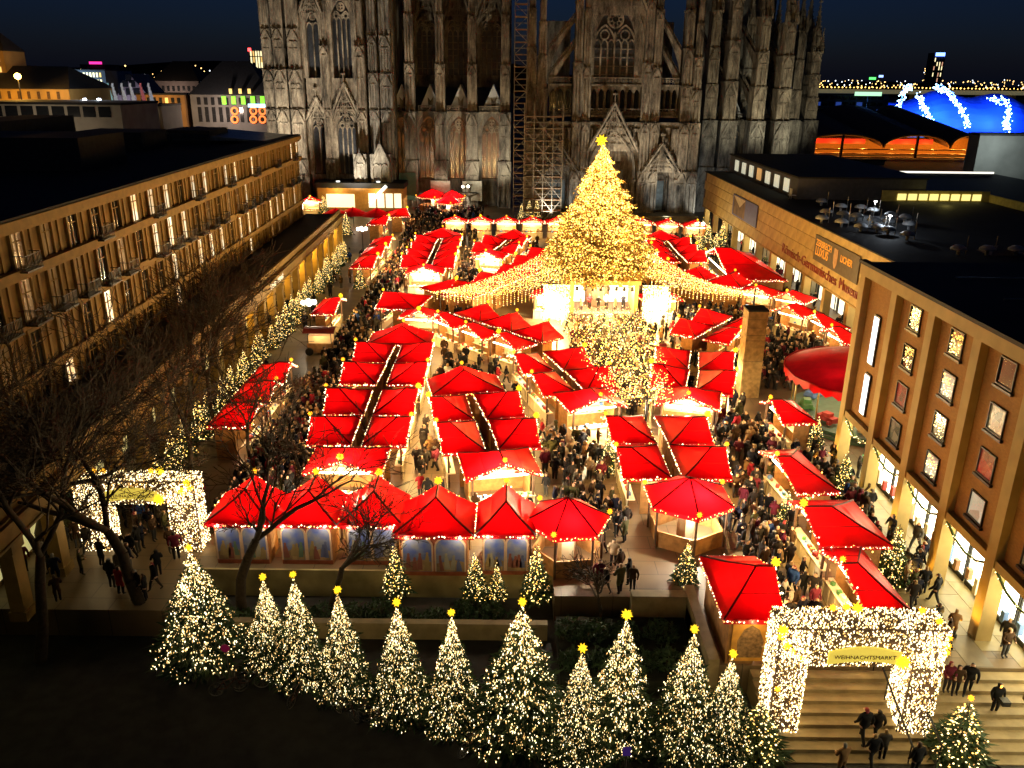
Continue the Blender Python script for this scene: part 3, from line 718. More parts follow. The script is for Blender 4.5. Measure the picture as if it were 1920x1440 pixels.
for i, y in enumerate(ys):
    for r_, (z, h, zt) in enumerate(rows):
        if y + PITCHW / 2 < Y1: link('pilaster', pil, hot, (0, y + PITCHW / 2, z - .35)).scale = (1, 1, h + 1.0)
        wnd = link('window', wm[r_][0], hot, (0, y, z))
        p = rw.random(); far = y > 10
        k = 0 if p < (.34 if far and r_ < 3 else .05) else 1 if p < (.48 if far else .20) else 1 if p > .985 else 2 if p > .62 else 3
        if r_ == 3: k = 0 if p < .1 else 1 if p < .2 else 2
        link('pane', pane_me[r_][k], wnd)
        if r_ in (1,) and (i % 7) not in (0,) or (r_ == 0 and i % 3 == 0): link('balcony', rail_me, wnd)
# ground floor arcade with terrace on top
AX = 5.3
b = MB(); b.box(-.01, AX, Y0, Y1 + 2, 4.55, 5.45); b.build('terrace', m_dark, hot)
b = MB(); b.box(AX + .002, AX + .28, Y0, Y1 + 2.2, 4.2, 5.5); b.box(AX + .282, AX + .5, Y0, Y1 + 2.3, 5.2, 5.42); b.box(AX + .282, AX + .36, Y0, Y1 + 2.3, 4.25, 4.4); b.box(AX - .3, AX, Y0, Y1 + 2, 5.452, 6.15); b.build('fascia', m_hotel2, hot)
col_me = MB().box(-.34, .34, -.42, .42, 0, 4.19).box(-.42, .42, -.5, .5, 0, .5).box(-.44, .44, -.52, .52, 3.75, 4.18).mesh('column', m_hotel2)
for i in range(28):
    y = Y1 + 1.4 - i * 3.9; link('column', col_me, hot, (AX - .15, y, 0))
m_shop_green = mat('arcade_glass', (.06, .09, .06), rough=.15, spec=.8)
sg = MB().box(0, .05, -1.5, 1.5, 0, 3.4).mesh('shop_window', m_shop_green); sgf = MB().box(.05, .1, -.04, .04, 0, 3.4).box(.05, .1, -1.5, 1.5, 2.3, 2.4).mesh('frame', m_metal)
e_shop_dim = MB().box(0, .05, -1.5, 1.5, 0, 3.4).mesh('shop_window', emat('arcade_shop_glow', (.8, .72, .3), .5))
for i in range(27):
    y = Y1 + 1.4 - (i + .5) * 3.9; o = link('shop_window', e_shop_dim if i % 3 else sg, hot, (2.6, y, .3)); link('frame', sgf, o)
b = MB(); b.box(2.0, 2.59, Y0, Y1 + 1.9, 0, 4.54); b.build('arcade_wall', m_hotel, hot)
for i in range(13):
    lamp(hot, (AX - 1.2, Y1 - 4 - i * 7.8, 3.7), 900 if i < 4 else 420 if i < 7 else 60 if i < 9 else 8, (1, .56, .07), .12)
# amber wall-washer lamps on the terrace
wl_me = MB().cbox((0, 0, .12), (.18, .5, .24)).mesh('floodlight', m_metal)
for i in range(13):
    y = Y1 - 4 - i * 7.8; link('floodlight', wl_me, hot, (AX - 1.0, y, 5.46))
    l_ = spot(hot, (AX - 1.0, y, 5.75), (-.2, y, 11.5), (300 if i < 6 else 180 if i < 9 else 120) * rng.choice((.4, .8, 1.0, 1.5)), (1, .50, .07), 130, .8, .2)
for i in range(6):
    y = Y1 + 1.4 - i * 3.9; link('floodlight', wl_me, hot, (AX + 1.0, y + .9, 0)); spot(hot, (AX + 1.0, y + .9, .4), (AX, y, 3.4), 260, (1, .72, .14), 110, .8, .1)
text_obj('Dom - Hotel', 1.05, emat('hotel_letters', (1, .85, .6), .8), hot, (AX + .30, 33.5, 4.45), (R(90), 0, R(90)), .03)
# lit firs in a row before the arcade are added with the trees

# ================================================================ BRICK BUILDING with arcade (right, near)
m_rb = brickmat('ochre_brick', (.33, .16, .03), (.27, .125, .022), (.24, .13, .04), 3.2, rough=.85, bump=.25, stain=.25)
rb = thing('brick_building', 'ochre brick building with concrete pillars, square windows and open shop arcade', 'building', (22.4, 40, 0))
XB0 = .30
pit = 4.65; pyl = [12.2 - k * pit for k in range(8)]
b = MB(); b.box(XB0, 40, -26, 12.2, 4.25, 13.6); b.build('wall', m_rb, rb)
b = MB(); b.box(-.25, 40, -26, 12.5, 13.602, 14.3); b.build('fascia', m_concrete, rb)
b = MB(); b.box(.1, 40, -26, 12.2, 14.302, 14.42); b.box(-.35, .1, -26, 12.6, 14.302, 14.5); b.build('roof', m_dark, rb)
for y in (2, -3, 7): MB().tube((3, y, 14.6), (20, y - .4, 14.6), .06, n=5).build('roof_pipe', m_galv, rb)
for y in pyl:
    b = MB(); b.box(-.12, .62, y - .36, y + .36, 0, 13.6); b.build('pillar', m_concrete, rb)
b = MB(); b.box(-.06, .298, -26, 12.2, 4.02, 4.45); b.box(.3, 5.2, -26, 12.2, 4.02, 4.248); b.build('arcade_beam', m_concrete, rb)
fr_me = MB().box(-.10, .02, -.68, -.62, -.68, .68).box(-.10, .02, .62, .68, -.68, .68).box(-.10, .02, -.62, .62, -.68, -.62).box(-.10, .02, -.62, .62, .62, .68).mesh('frame', m_metal)
pn = [MB().box(-.03, -.01, -.62, .62, -.62, .62).mesh('pane', e) for e in (winmat('rb_lit', (1, .9, .6), (.35, .2, .08), .8, 1.5), winmat('rb_dim', (.9, .6, .25), (.1, .12, .04), .25, 2.2), m_glass, winmat('rb_red', (1, .05, .03), (.08, .04, .02), .4, 1.3))]
sill_me = MB().box(-.16, 0, -.78, .78, -.86, -.73).mesh('sill', m_metal)
k_ = 0
for bay in range(1, 7):
    yc = (pyl[bay] + pyl[bay + 1]) / 2 + .1 if bay < 7 else 0
    for z in (12.6, 10.3, 8.0, 5.7):
        wnd = link('window', fr_me, rb, (XB0, yc, z)); k_ += 1
        kind = (2, 2, 3, 1, 2, 0, 1, 0, 2, 1, 3, 0)[(k_ - 1) % 12]
        link('pane', pn[kind], wnd); link('sill', sill_me, wnd)
        if k_ % 12 in (1, 2, 5, 6, 7, 8):
            q = np.random.RandomState(k_); P = np.stack([np.full(46, -.06), q.uniform(-.55, .55, 46), q.uniform(-.6, .5, 46)], 1)
            stuff(link('fairy_lights', bulbs('fairy_lights', P, .03, [e_bulb_w, e_bulb_g], seed=k_, weights=[.6, .4]), wnd))
for z0, z1, y in ((8.3, 11.5, 9.9), (4.9, 7.7, 9.9)):
    o = MB().box(XB0 - .12, XB0 + .0, y - .42, y + .42, z0, z1).build('sign_box', m_metal, rb)
    MB().box(XB0 - .16, XB0 - .122, y - .32, y + .32, z0 + .1, z1 - .1).build('light_panel', emat('light_panel', (.95, .97, 1), 2.2), o)
for y in pyl[:6]:
    o = MB().cbox((-1.1, y, .12), (.35, .35, .22)).build('added_uplight', m_metal, rb)
    spot(rb, (-1.1, y, .3), (.3, y, 9.5), 800, (1, .50, .06), 120, .8, .15)  # uplights added as amber fill for pillars and brick, no known fitting here
# shops behind the arcade
e_shop = emat('shop_light', (1, .92, .62), 10.0, sample=True)
for k in range(7):
    ya, yb = pyl[k + 1] + .1, pyl[k] - .1
    o = MB().box(1.9, 2.0, ya, yb, .3, 3.6).build('shop_window', e_shop, rb)
    f = MB(); f.box(1.82, 1.9, ya, yb, .0, .3); f.box(1.82, 1.9, ya, yb, 3.6, 4.0)
    for i in range(4): f.box(1.8, 1.898, ya + (yb - ya) * i / 3 - .04, ya + (yb - ya) * i / 3 + .04, .3, 3.6)
    f.build('frame', m_metal, o)
    for i in range(5):
        d = MB(); yy = ya + .5 + i * .85; d.cbox((1.65, yy, .75 + .2 * (i % 3)), (.25, .3, .6 + .3 * (i % 2))); d.build('display', m_goods[(i + k) % 5], o)
b = MB(); b.box(2.01, 39, -26, 12.2, 0, 4.02); b.build('shop_interior', m_concrete, rb)
for k in range(7):
    yc = (pyl[k] + pyl[k + 1]) / 2
    lamp(rb, (1.0, yc, 3.8), 260, (1, .80, .32), .2)
    g_ = MB(); g_.path([(.1, yc - 2, 3.9), (.1, yc - 1, 3.4), (.1, yc, 3.25), (.1, yc + 1, 3.4), (.1, yc + 2, 3.9)], .07, 5); gl_ = g_.build('garland', m_needle, rb)
    P = np.array([(.1 + rng.uniform(-.1, .1), yc - 2 + 4 * i / 40, 3.25 + .16 * ((-2 + 4 * i / 40)) ** 2 + rng.uniform(-.1, .1)) for i in range(41)])
    stuff(link('fairy_lights', bulbs('fairy_lights', P, .035, e_bulb_w, seed=k), gl_))

# ================================================================ MUSEUM (right, middle)
mu = thing('museum', 'low museum with pale stone slab upper wall over a glazed ground floor', 'museum', (33, 108, 0))
m_mst = mat('museum_slab', (.46, .34, .14), rough=.75, var=.3, scale=.9, rnd=.12, bump=.1, detail=8)
MZ0, MZ1 = 4.75, 10.45; MY0, MY1 = -44, 39.5
b = MB(); b.box(.12, 50, MY0, MY1, MZ0 + .02, MZ1 - .05); b.build('upper_wall', m_wood_dark, mu)
slab = MB().cbox((0, 0, 0), (.1, 2.34, 1.38)).mesh('stone_slab', m_mst)
for r_ in range(4):
    off = 1.2 if r_ % 2 else 0; y = MY0 + 1.2 + off
    while y < MY1 - 1.0:
        link('stone_slab', slab, mu, (.06 + rng.uniform(-.008, .008), y, MZ0 + .72 + r_ * 1.42)); y += 2.38
b = MB(); b.box(-.05, 50, MY0, MY1 + .1, MZ1, MZ1 + .12); b.build('roof', m_dark, mu)
b = MB(); b.box(-.06, 6.2, MY0, MY1, MZ0 - .15, MZ0); b.build('soffit', m_concrete, mu)
for k in range(12):
    y = MY1 - .8 - k * 6.6; MB().box(.3, 1.1, y - .4, y + .4, 0, MZ0 - .152).build('column', m_concrete, mu)
    o = MB().box(4.6, 4.7, y - 6.1, y - .5, .1, 4.3).build('glass_wall', emat('museum_glow', (1, .92, .68), 1.5, sample=True) if k % 3 else mat('museum_pale', (.5, .48, .4)), mu)
    f = MB()
    for i in range(4): f.box(4.5, 4.598, y - 6.1 + i * 1.86, y - 6.0 + i * 1.86, .0, 4.4)
    f.build('frame', m_metal, o)
    if k % 2 == 0: lamp(mu, (2.6, y - 3, 4.2), 700, (1, .86, .5), .2)
p0, p1 = GX(1466, 458, 32.9), GX(1612, 562, 32.9)
LT = (p0[1] - p1[1]); to = text_obj('Museum', 1.0, mat('museum_letters', (.22, .035, .02), rough=.5), mu, (-.03, p0[1] - 108 - LT * .77, 5.55), (R(90), 0, R(-90)), .05)
to.scale = (LT * .23 / max(.1, max(v.co.x for v in to.data.vertices)), 1.55, 1)
to = text_obj('Römisch-Germanisches', 1.0, mat('museum_letters', (.22, .035, .02), rough=.5), mu, (0, p0[1] - 108, 5.55), (R(90), 0, R(-90)), .05)
to.scale = (LT * .74 / max(.1, max(v.co.x for v in to.data.vertices)), 1.55, 1)
to.location.x = -.03
def banner(pxa, pya, pxb, pyb, z0, z1, m, name='banner'):
    a, b_ = GX(pxa, pya, 32.9)[1] - 108, GX(pxb, pyb, 32.9)[1] - 108
    return MB().box(-.14, -.04, b_, a, z0, z1).build(name, m, mu), a, b_
bn, ya, yb = banner(1528, 460, 1613, 490, 6.9, 9.6, mat('banner_grey', (.09, .075, .05), rough=.6))
mo = mat('banner_orange', (.85, .42, .05), rough=.5, emit=(1, .5, .05), es=.12); mwh = mat('banner_white', (.75, .68, .5), rough=.5)
L_ = ya - yb
for s, fy, fz, sz, m_ in (('ZERBRECH', .04, 8.55, .95, mo), ('LUXUS', .04, 7.55, 1.25, mo), ('LICHER', .62, 8.2, .95, mo)):
    text_obj(s, sz, m_, mu, (-.16, ya - fy * L_, fz), (R(90), 0, R(-90)), .01, bold=True)
o = MB(); o.lathe(0, 0, [(.15, 0), (.5, .5), (.62, 1.2), (.55, 1.9), (.6, 2.0)], 10); o_ = o.build('banner_cup', mat('cup_tan', (.45, .28, .14), rough=.5), mu, loc=(-.18, ya - .52 * L_, 7.2)); o_.scale = (.08, 1, 1)
bn2, ya2, yb2 = banner(1374, 385, 1421, 392, 6.4, 9.4, mat('banner_blue', (.05, .06, .22), rough=.6))
d = MB(); d.add([(-.16, ya2 - .6, 9.2), (-.16, yb2 + 6.2, 9.2), (-.16, (ya2 + yb2) / 2 + 2.4, 7.9)], [(0, 1, 2)]); d.build('banner_flap', mat('banner_tan', (.5, .42, .28)), mu)
d = MB(); d.add([(-.15, ya2 - .5, 6.6), (-.15, yb2 + 6.2, 6.6), (-.15, yb2 + 6.2, 9.3), (-.15, ya2 - .5, 9.3)], [(0, 1, 2, 3)]); d.build('banner_picture', mat('banner_brown', (.16, .10, .05), var=.5, scale=.8), mu)
# roof pavilion with lit windows
p = MB(); p.box(4.2, 21, 3.5, 40, MZ1 + .13, 13.3); pv = p.build('roof_pavilion', mat('pavilion_metal', (.09, .09, .10), rough=.5), mu)
MB().box(4.0, 21.2, 3.3, 40.2, 13.302, 13.5).build('roof', m_dark, pv)
for k in range(7):
    w_ = MB().box(4.1, 4.19, 7 + k * 4.5, 9.2 + k * 4.5, 11.1, 12.8).build('window', emat('pavilion_glow', (.95, .95, .70), .8 if k % 3 else .5) if k != 3 else e_win2, pv)
# roof furniture: mushroom vents on posts, frame bench, lit deck
for i in range(22):
    px, py = 1545 + (i % 6) * 31 + rng.uniform(-6, 6), 388 + (i // 6) * 17 + (i % 6) * 5.5 + rng.uniform(-3, 3)
    q = G(px, py, MZ1 + .1)
    if i >= 18: q = np.array([33 + 7 + (i - 18) * 2.6, 74.5, 0])
    t = thing('roof_vent', 'white domed vent, %s along the %s row on the museum roof' % ('first second third fourth fifth sixth'.split()[i % 6 if i < 18 else i - 18], 'far middle near street-side'.split()[i // 6]), 'vent', (q[0], q[1], MZ1 + .13), group='domed vents on the museum roof')
    mv = MB().lathe(0, 0, [(.0, .95), (.4, .88), (.7, .66), (.72, .5), (.15, .45), (.15, 0)], 10); mv.build('dome', mat('vent_white', (.36, .38, .40), rough=.5), t, smooth=True)
    MB().tube((.9, .4, 0), (.9, .4, 1.7), .05, n=5).build('rod', m_galv, t)
for loc_, pw in (((41.5, 97, 12.2), 260), ((38.5, 86, 12.0), 190)):
    lp = thing('roof_lamp', 'small bright work lamp on the museum roof at Y%d' % loc_[1] if 0 else ('bright work lamp among the domed roof vents' if loc_[1] > 90 else 'bright work lamp at the museum roof edge near the banner'), 'lamp', (loc_[0], loc_[1], MZ1 + .13))
    MB().tube((0, 0, 0), (0, 0, 1.7), .04, n=5).build('post', m_galv, lp); MB().cbox((0, 0, 1.75), (.25, .25, .12)).build('head', e_white, lp)
    lamp(lp, (0, -.2, 1.6), pw, (.8, .9, 1.0), .1)
q = G(1497, 372, MZ1 + .2)
fb = MB(); fb.cbox((0, 0, .5), (2.6, .8, .1)); fb.cbox((-1.1, 0, .9), (.1, .8, .9), 0, .0)
for x in (-1.1, 1.1):
    for y in (-.35, .35): fb.tube((x, y, 0), (x, y, .5), .05)
tag(fb.build('roof_bench', mat('bench_white', (.7, .72, .75)), None, loc=(q[0], q[1], MZ1 + .13)), 'white frame bench beside the museum roof pavilion', 'bench')
# light well in the roof
q0, q1 = G(1705, 378, MZ1), G(1880, 404, MZ1)
cxw, cyw = (q0[0] + q1[0]) / 2 - 33, (q0[1] + q1[1]) / 2 - 108
rm = MB(); m_well = mat('well_wall', (.5, .42, .12), rough=.7)
rm.box(cxw - 7, cxw + 7, cyw + 5, cyw + 5.3, MZ1 + .13, MZ1 + 1.5); rm.box(cxw + 7, cxw + 7.3, cyw - 4, cyw + 5.3, MZ1 + .13, MZ1 + 1.1); lw_ = rm.build('light_well', m_well, mu)
for i in range(8): MB().box(cxw - 5.0 + i * 1.4, cxw - 3.9 + i * 1.4, cyw + 4.9, cyw + 4.99, MZ1 + .3, MZ1 + 1.1).build('window', emat('well_glow', (1, .8, .25), 1.3), lw_)
lamp(mu, (cxw, cyw + 2, MZ1 + 1.0), 60, (1, .8, .2), .2)
for k in range(5):
    d = MB(); d.add([(10 + k * 3.2, -33.5, MZ1 + .13), (12.6 + k * 3.2, -33.5, MZ1 + .13), (12.6 + k * 3.2, -30.8, MZ1 + .13), (10 + k * 3.2, -30.8, MZ1 + .13), (11.3 + k * 3.2, -32.2, MZ1 + .85)], [(0, 1, 4), (1, 2, 4), (2, 3, 4), (3, 0, 4)]); d.build('skylight', mat('skylight_dull', (.16, .13, .10), rough=.3), mu)
MB().box(14, 50, 40.0, 40.3, MZ1 + .12, MZ1 + .4).build('roof_edge_light', emat('edge_light', (1, .95, .8), 1.6), mu)

# ================================================================ SKYLINE
def bldg(px0, px1, pyt, Y, col, label, rows_=3, cols=6, lit=.5, wcol=None, depth=20, name='far_building', roof=None, wsz=(.5, .5), x0=.06, x1=.94, py_rows=None, parts=True, rough=.8, glow=None):
    a = GY(px0, pyt, Y); b_ = GY(px1, pyt, Y); xw0, xw1, zt = a[0], b_[0], (a[2] + b_[2]) / 2
    t = thing(name, label, 'building', ((xw0 + xw1) / 2, Y, -1.55)); hw = (xw1 - xw0) / 2; h = zt + 1.55
    key = 'facade_%.2f_%.2f_%.2f' % col
    MB().box(-hw, hw, 0, depth, 0, h).build('wall', mat(key, col, rough=rough, var=.3, scale=.2), t)
    if roof:
        rh, rcol = roof
        r_ = MB(); r_.add([(-hw - .5, -.5, h), (hw + .5, -.5, h), (hw + .5, depth, h), (-hw - .5, depth, h), (-hw + rh * .8, depth * .4, h + rh), (hw - rh * .8, depth * .4, h + rh)], [(0, 1, 5, 4), (1, 2, 5), (2, 3, 4, 5), (3, 0, 4)])
        r_.build('roof', mat('far_roof%.2f' % rcol[0], rcol, rough=.8), t)
    else:
        MB().box(-hw - .3, hw + .3, -.3, depth, h + .002, h + .5).build('roof', m_dark, t)
    if py_rows is None: py_rows = [pyt + 8 + i * 14 for i in range(rows_)]
    cw = 2 * hw * (x1 - x0) / cols; sc = Y / 1560.
    me1 = MB().box(-cw * wsz[0] / 2, cw * wsz[0] / 2, -.12, -.02, -sc * 9 * wsz[1], sc * 9 * wsz[1])
    mcs = [me1.mesh('window', m_) for m_ in (wcol or (e_win, e_win2, m_glass))]
    rr = random.Random(int(px0 * 7 + pyt))
    for py in py_rows:
        for c in range(cols):
            x = -hw + 2 * hw * x0 + cw * (c + .5); z = GY((px0 + px1) / 2, py, Y)[2] + 1.55
            if z < 1: continue
            p = rr.random(); k = 0 if p < lit else (1 if p < lit + .25 else 2)
            link('window', mcs[min(k, len(mcs) - 1)], t, (x, 0, z))
    if glow: lamp(t, (0, -hw * .5 - 4, h * .75), glow[0], glow[1], .5, name='added_facade_light')  # added lamp in mid-air that brightens the far facade, no real street source
    return t
e_warm = emat('far_warm', (1, .62, .18), 1.0); e_cool = emat('far_cool', (.85, .95, 1.0), 1.3); e_yel = emat('far_yellow', (1, .85, .45), 1.5)
e_grn = emat('far_green', (.25, 1, .05), 1.2); e_redw = emat('far_wreath', (1, .22, .05), 1.6); e_blu = emat('far_blue', (.05, .25, 1), 2.0)
# left side
b1 = bldg(-60, 128, 166, 225, (.50, .30, .08), 'low hall glowing amber under a dark hipped roof', 1, 9, .0, (m_wood_dark, m_wood_dark), 26, roof=(5.5, (.03, .025, .02)), py_rows=[178], wsz=(.3, .7))
for i in range(5): lamp(b1, (-22 + i * 10, -3.5, 14.5), 900, (1, .5, .06), .3)
sl_ = thing('street_light', 'blazing amber flood lamp above the dark hipped roof', 'lamp', tuple(GY(33, 143, 218)) )
MB().lathe(0, 0, [(0, .8), (.6, .5), (.8, 0), (.6, -.5), (0, -.8)], 10).build('head', emat('amber_flood', (1, .62, .10), 25), sl_); MB().tube((0, 0, -.8), (0, 0, -sl_.location.z - 1.5), .15).build('post', m_metal, sl_)
lamp(sl_, (0, -1.5, 0), 9000, (1, .5, .08), .5)
t_ = bldg(-60, 5, 95, 232, (.45, .25, .06), 'amber lit gabled tower cut by the picture edge', 1, 3, .2, (e_warm, m_glass), 10, roof=(8, (.05, .04, .03)), py_rows=[110, 130]); lamp(t_, (14, -5, 22), 2500, (1, .5, .06), .5)
bldg(92, 196, 132, 430, (.10, .11, .13), 'office block with four rows of lit windows beyond the roofs', 4, 15, .75, (e_yel, e_warm, m_glass), 30, py_rows=[140, 153, 166, 178], wsz=(.55, .42), glow=(16000, (.5, .75, 1)))
bldg(-40, 225, 196, 190, (.40, .36, .30), 'low pale pavilion with wide dark windows behind the hotel roof', 1, 8, .0, (m_glass, m_glass), 20, py_rows=[209], wsz=(.78, 1.0), name='pavilion', glow=(2200, (1, .8, .55)))
gh = bldg(213, 290, 195, 330, (.22, .19, .21), 'steep gabled house with three dark attic windows', 1, 3, .0, (m_glass, m_glass), 18, name='gabled_house', py_rows=[], glow=(5000, (.85, .8, 1)))
a, b_, ap_ = GY(213, 195, 330), GY(290, 195, 330), GY(241, 138, 330); gx = gh.location.x
gg = MB(); gg.yprism([(a[0] - gx, a[2] + 1.55 + .5), (b_[0] - gx, b_[2] + 1.55 + .5), (ap_[0] - gx, ap_[2] + 1.55)], -.02, 18); gg.build('gable_roof', mat('gable_wall', (.24, .20, .23), rough=.8), gh)
for px, py in ((228, 172), (242, 172), (256, 172), (235, 157), (248, 157), (241, 146)):
    q = GY(px, py, 330); MB().cbox((q[0] - gx, -.1, q[2] + 1.55), (2.2, .15, 2.4)).build('window', m_glass, gh)
bldg(198, 302, 199, 255, (.35, .28, .18), 'hall front with a bright glowing canopy strip', 1, 14, .85, (e_yel, e_winw), 15, py_rows=[207, 217], wsz=(.8, .35))
bldg(255, 345, 178, 300, (.32, .17, .06), 'orange lit stone block with small windows', 2, 7, .1, (e_warm, m_glass), 20, py_rows=[188, 202], glow=(5000, (1, .6, .2)))
bldg(285, 372, 152, 420, (.12, .10, .10), 'dark roofed terrace with two white windows', 1, 8, .15, (e_winw, m_glass), 24, roof=(9, (.03, .03, .035)), py_rows=[166], glow=(6000, (1, .7, .5)))
gb = bldg(356, 505, 178, 300, (.20, .19, .18), 'grey mansard block with green lit niches and glowing wreaths', 1, 10, .0, (m_glass, m_glass), 26, roof=(11, (.045, .05, .06)), py_rows=[190, 208, 222], wsz=(.5, .7), glow=(9000, (1, .75, .6)))
gbx = gb.location.x
for i, px in enumerate((420, 438, 456, 474, 492)):
    q = GY(px, 188, 299.6); c_ = MB(); c_.cbox((q[0] - gbx, -.4, q[2] + 1.55), (1.4, .2, 2.6)); c_.build('green_lantern', e_grn, gb)
for px in (440, 475, 492):
    for py in (208, 224):
        q = GY(px, py, 299.6); c_ = MB(); ring_pts = [(q[0] - gbx + 1.1 * math.cos(k * PI / 5), -.4, q[2] + 1.55 + 1.1 * math.sin(k * PI / 5)) for k in range(10)]; c_.path(ring_pts, .3, 5, True); c_.build('wreath_light', e_redw, gb)
for px in (432, 450, 467):
    q = GY(px, 171, 299.6); MB().cbox((q[0] - gbx, -.3, q[2] + 1.55), (1.0, .3, 1.6)).build('dormer_window', e_warm, gb)
q = GY(483, 198, 299.4); MB().cbox((q[0] - gbx, -.6, q[2] + 1.55), (6.5, .2, 1.1)).build('sign', emat('blue_sign', (.4, .75, 1), 2.4), gb)
t9 = bldg(466, 493, 96, 900, (.10, .07, .06), 'distant tower block with a lit crown and red beacon', 1, 5, .6, (e_yel, e_warm, m_glass), 18, py_rows=[100, 112, 122], wsz=(.6, .5), name='tower_block')
MB().cbox((-6, -1, GY(470, 96, 900)[2] + 3), (3, 1, 3)).build('beacon', emat('red_beacon', (1, .05, .05), 6), t9)
t10 = bldg(150, 205, 122, 800, (.03, .035, .05), 'far dark block carrying a pink neon sign', 1, 5, .0, (m_glass, m_glass), 20, py_rows=[])
q = GY(179, 118, 799); MB().cbox((q[0] - t10.location.x, -1, q[2] + 1.55), (11, 1, 2)).build('sign', emat('pink_sign', (1, .03, .3), 2.2), t10)
for i, (px, c_) in enumerate(((205, (.5, .9, .9)), (214, (.7, .75, .8)), (231, (.7, .7, .72)), (247, (.75, .75, .78)), (266, (.7, .18, .2)), (281, (.6, .65, .75)))):
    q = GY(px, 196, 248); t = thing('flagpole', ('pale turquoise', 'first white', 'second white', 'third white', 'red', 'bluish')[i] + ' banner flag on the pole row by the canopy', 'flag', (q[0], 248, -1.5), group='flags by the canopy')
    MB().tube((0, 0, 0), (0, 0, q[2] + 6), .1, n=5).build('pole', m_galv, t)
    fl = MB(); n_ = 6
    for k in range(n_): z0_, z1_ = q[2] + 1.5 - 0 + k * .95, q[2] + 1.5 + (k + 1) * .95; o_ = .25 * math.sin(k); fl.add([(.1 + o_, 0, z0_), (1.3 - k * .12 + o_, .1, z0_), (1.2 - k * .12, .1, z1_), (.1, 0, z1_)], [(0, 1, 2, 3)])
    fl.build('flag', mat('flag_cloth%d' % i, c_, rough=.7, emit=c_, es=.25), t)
for px in (75, 88):
    pass
for i, px in enumerate((159, 186)):
    q = GY(px, 188, 215); t = thing('flood_lamp', ('left-hand' if 0 else '') + ('bluish flood lamp over the pale pavilion roof' if i == 0 else 'second bluish flood lamp beside the flag row'), 'lamp', tuple(q))
    MB().lathe(0, 0, [(0, .5), (.45, .3), (.5, 0), (.3, -.3), (0, -.4)], 8).build('head', emat('cold_flood', (.75, .85, 1), 14), t); MB().tube((0, 0, -.3), (0, 0, -q[2] - 1.5), .1).build('post', m_metal, t)
    lamp(t, (0, -1, .3), 2500, (.7, .85, 1), .4)
hl = MB(); prev = None; pts = []
for i in range(61):
    x = -1600 + i * 53.3; z = 30 + 22 * math.sin(i * .37) * math.sin(i * .11 + 1) + (26 if x < -500 else 8 if x < 0 else -6); pts.append((x, max(8, z)))
for p_, q_ in zip(pts[:-1], pts[1:]): hl.add([(p_[0], 1900, -2), (q_[0], 1900, -2), (q_[0], 1900, q_[1]), (p_[0], 1900, p_[1]), (p_[0], 2600, -2), (q_[0], 2600, -2)], [(0, 1, 2, 3), (3, 2, 5, 4)])
struct(hl.build('hills', mat('far_hills', (.012, .014, .02), rough=1)))
# right side: station hall, blue theatre tent, bridge, tower
sh = thing('station_hall', 'long railway station hall glowing orange under brown arched roofs', 'station', (GY(1690, 300, 330)[0], 330, -1.55)); sX = sh.location.x
hz = lambda py: GY(1690, py, 330)[2] + 1.55
m_sroof = mat('station_roof', (.07, .035, .025), rough=.8)
for k, (a, b_) in enumerate(((1500, 1655), (1655, 1780), (1780, 1850))):
    xa, xb = GY(a, 280, 330)[0] - sX, GY(b_, 280, 330)[0] - sX; hw = (xb - xa) / 2; xc = (xa + xb) / 2; zb, zt = hz(277), hz(253)
    arcp = [(xc + hw * math.cos(PI - PI * i / 12), zb + (zt - zb) * math.sin(PI * i / 12)) for i in range(13)]
    r_ = MB()
    for p_, q_ in zip(arcp[:-1], arcp[1:]): r_.add([(p_[0], 0, p_[1]), (q_[0], 0, q_[1]), (q_[0], 75, q_[1] + 9), (p_[0], 75, p_[1] + 9)], [(0, 1, 2, 3)])
    r_.build('vault_roof', m_sroof, sh)
    MB().path([(p_[0], -.2, p_[1]) for p_ in arcp], .5, 5).build('arch_rib', mat('arch_rib', (.4, .2, .06)), sh)
    MB().box(xc - .4, xc + .4, -.5, .3, 0, zt).build('mast', m_metal, sh)
    if k < 2: MB().box(xa + hw * .35, xb - hw * .3, 6, 9, hz(272), hz(263)).build('train', mat('red_train', (.5, .03, .02), rough=.4, emit=(.6, .05, .02), es=.3), sh)
    for j in range(3): lamp(sh, (xa + hw * (.4 + .6 * j), 3, hz(278)), 2600, (1, .38, .05), .4)
xa, xb = GY(1500, 300, 330)[0] - sX, GY(1850, 300, 330)[0] - sX
MB().box(xa, xb, 14, 16, 0, hz(262)).build('back_wall', mat('station_wall', (.45, .22, .06), rough=.7), sh)
for py in (280, 288, 295, 302): MB().box(xa, xb, -.3, 1.5, hz(py) - .35, hz(py)).build('platform_edge', mat('platform_edge', (.5, .28, .12), rough=.6), sh)
fc = bldg(1500, 1660, 301, 300, (.14, .13, .12), 'row of white lit bus stops below the station', 1, 12, .9, (e_winw, e_winw), 4, py_rows=[306], wsz=(.6, .25), name='bus_stops')
dm = thing('theatre_tent', 'blue glowing theatre tent with arching strings of white lights', 'theatre', (GY(1810, 240, 480)[0], 480, -1.55)); dX = dm.location.x
dz = lambda py: GY(1810, py, 480)[2] + 1.55
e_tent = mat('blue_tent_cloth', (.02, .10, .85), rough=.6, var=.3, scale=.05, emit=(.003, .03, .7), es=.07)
sec = MB(); xl, xr = GY(1660, 200, 480)[0] - dX, GY(2060, 200, 480)[0] - dX
N = 24; prof = []
for i in range(N + 1):
    f = i / N; x = xl + (xr - xl) * f; h = dz(240) * 0 + 2 + (dz(168) - 2) * (abs(math.sin(PI * (f * .9 + .12))) ** .55) * (.9 + .1 * math.cos(f * 20)); prof.append((x, h))
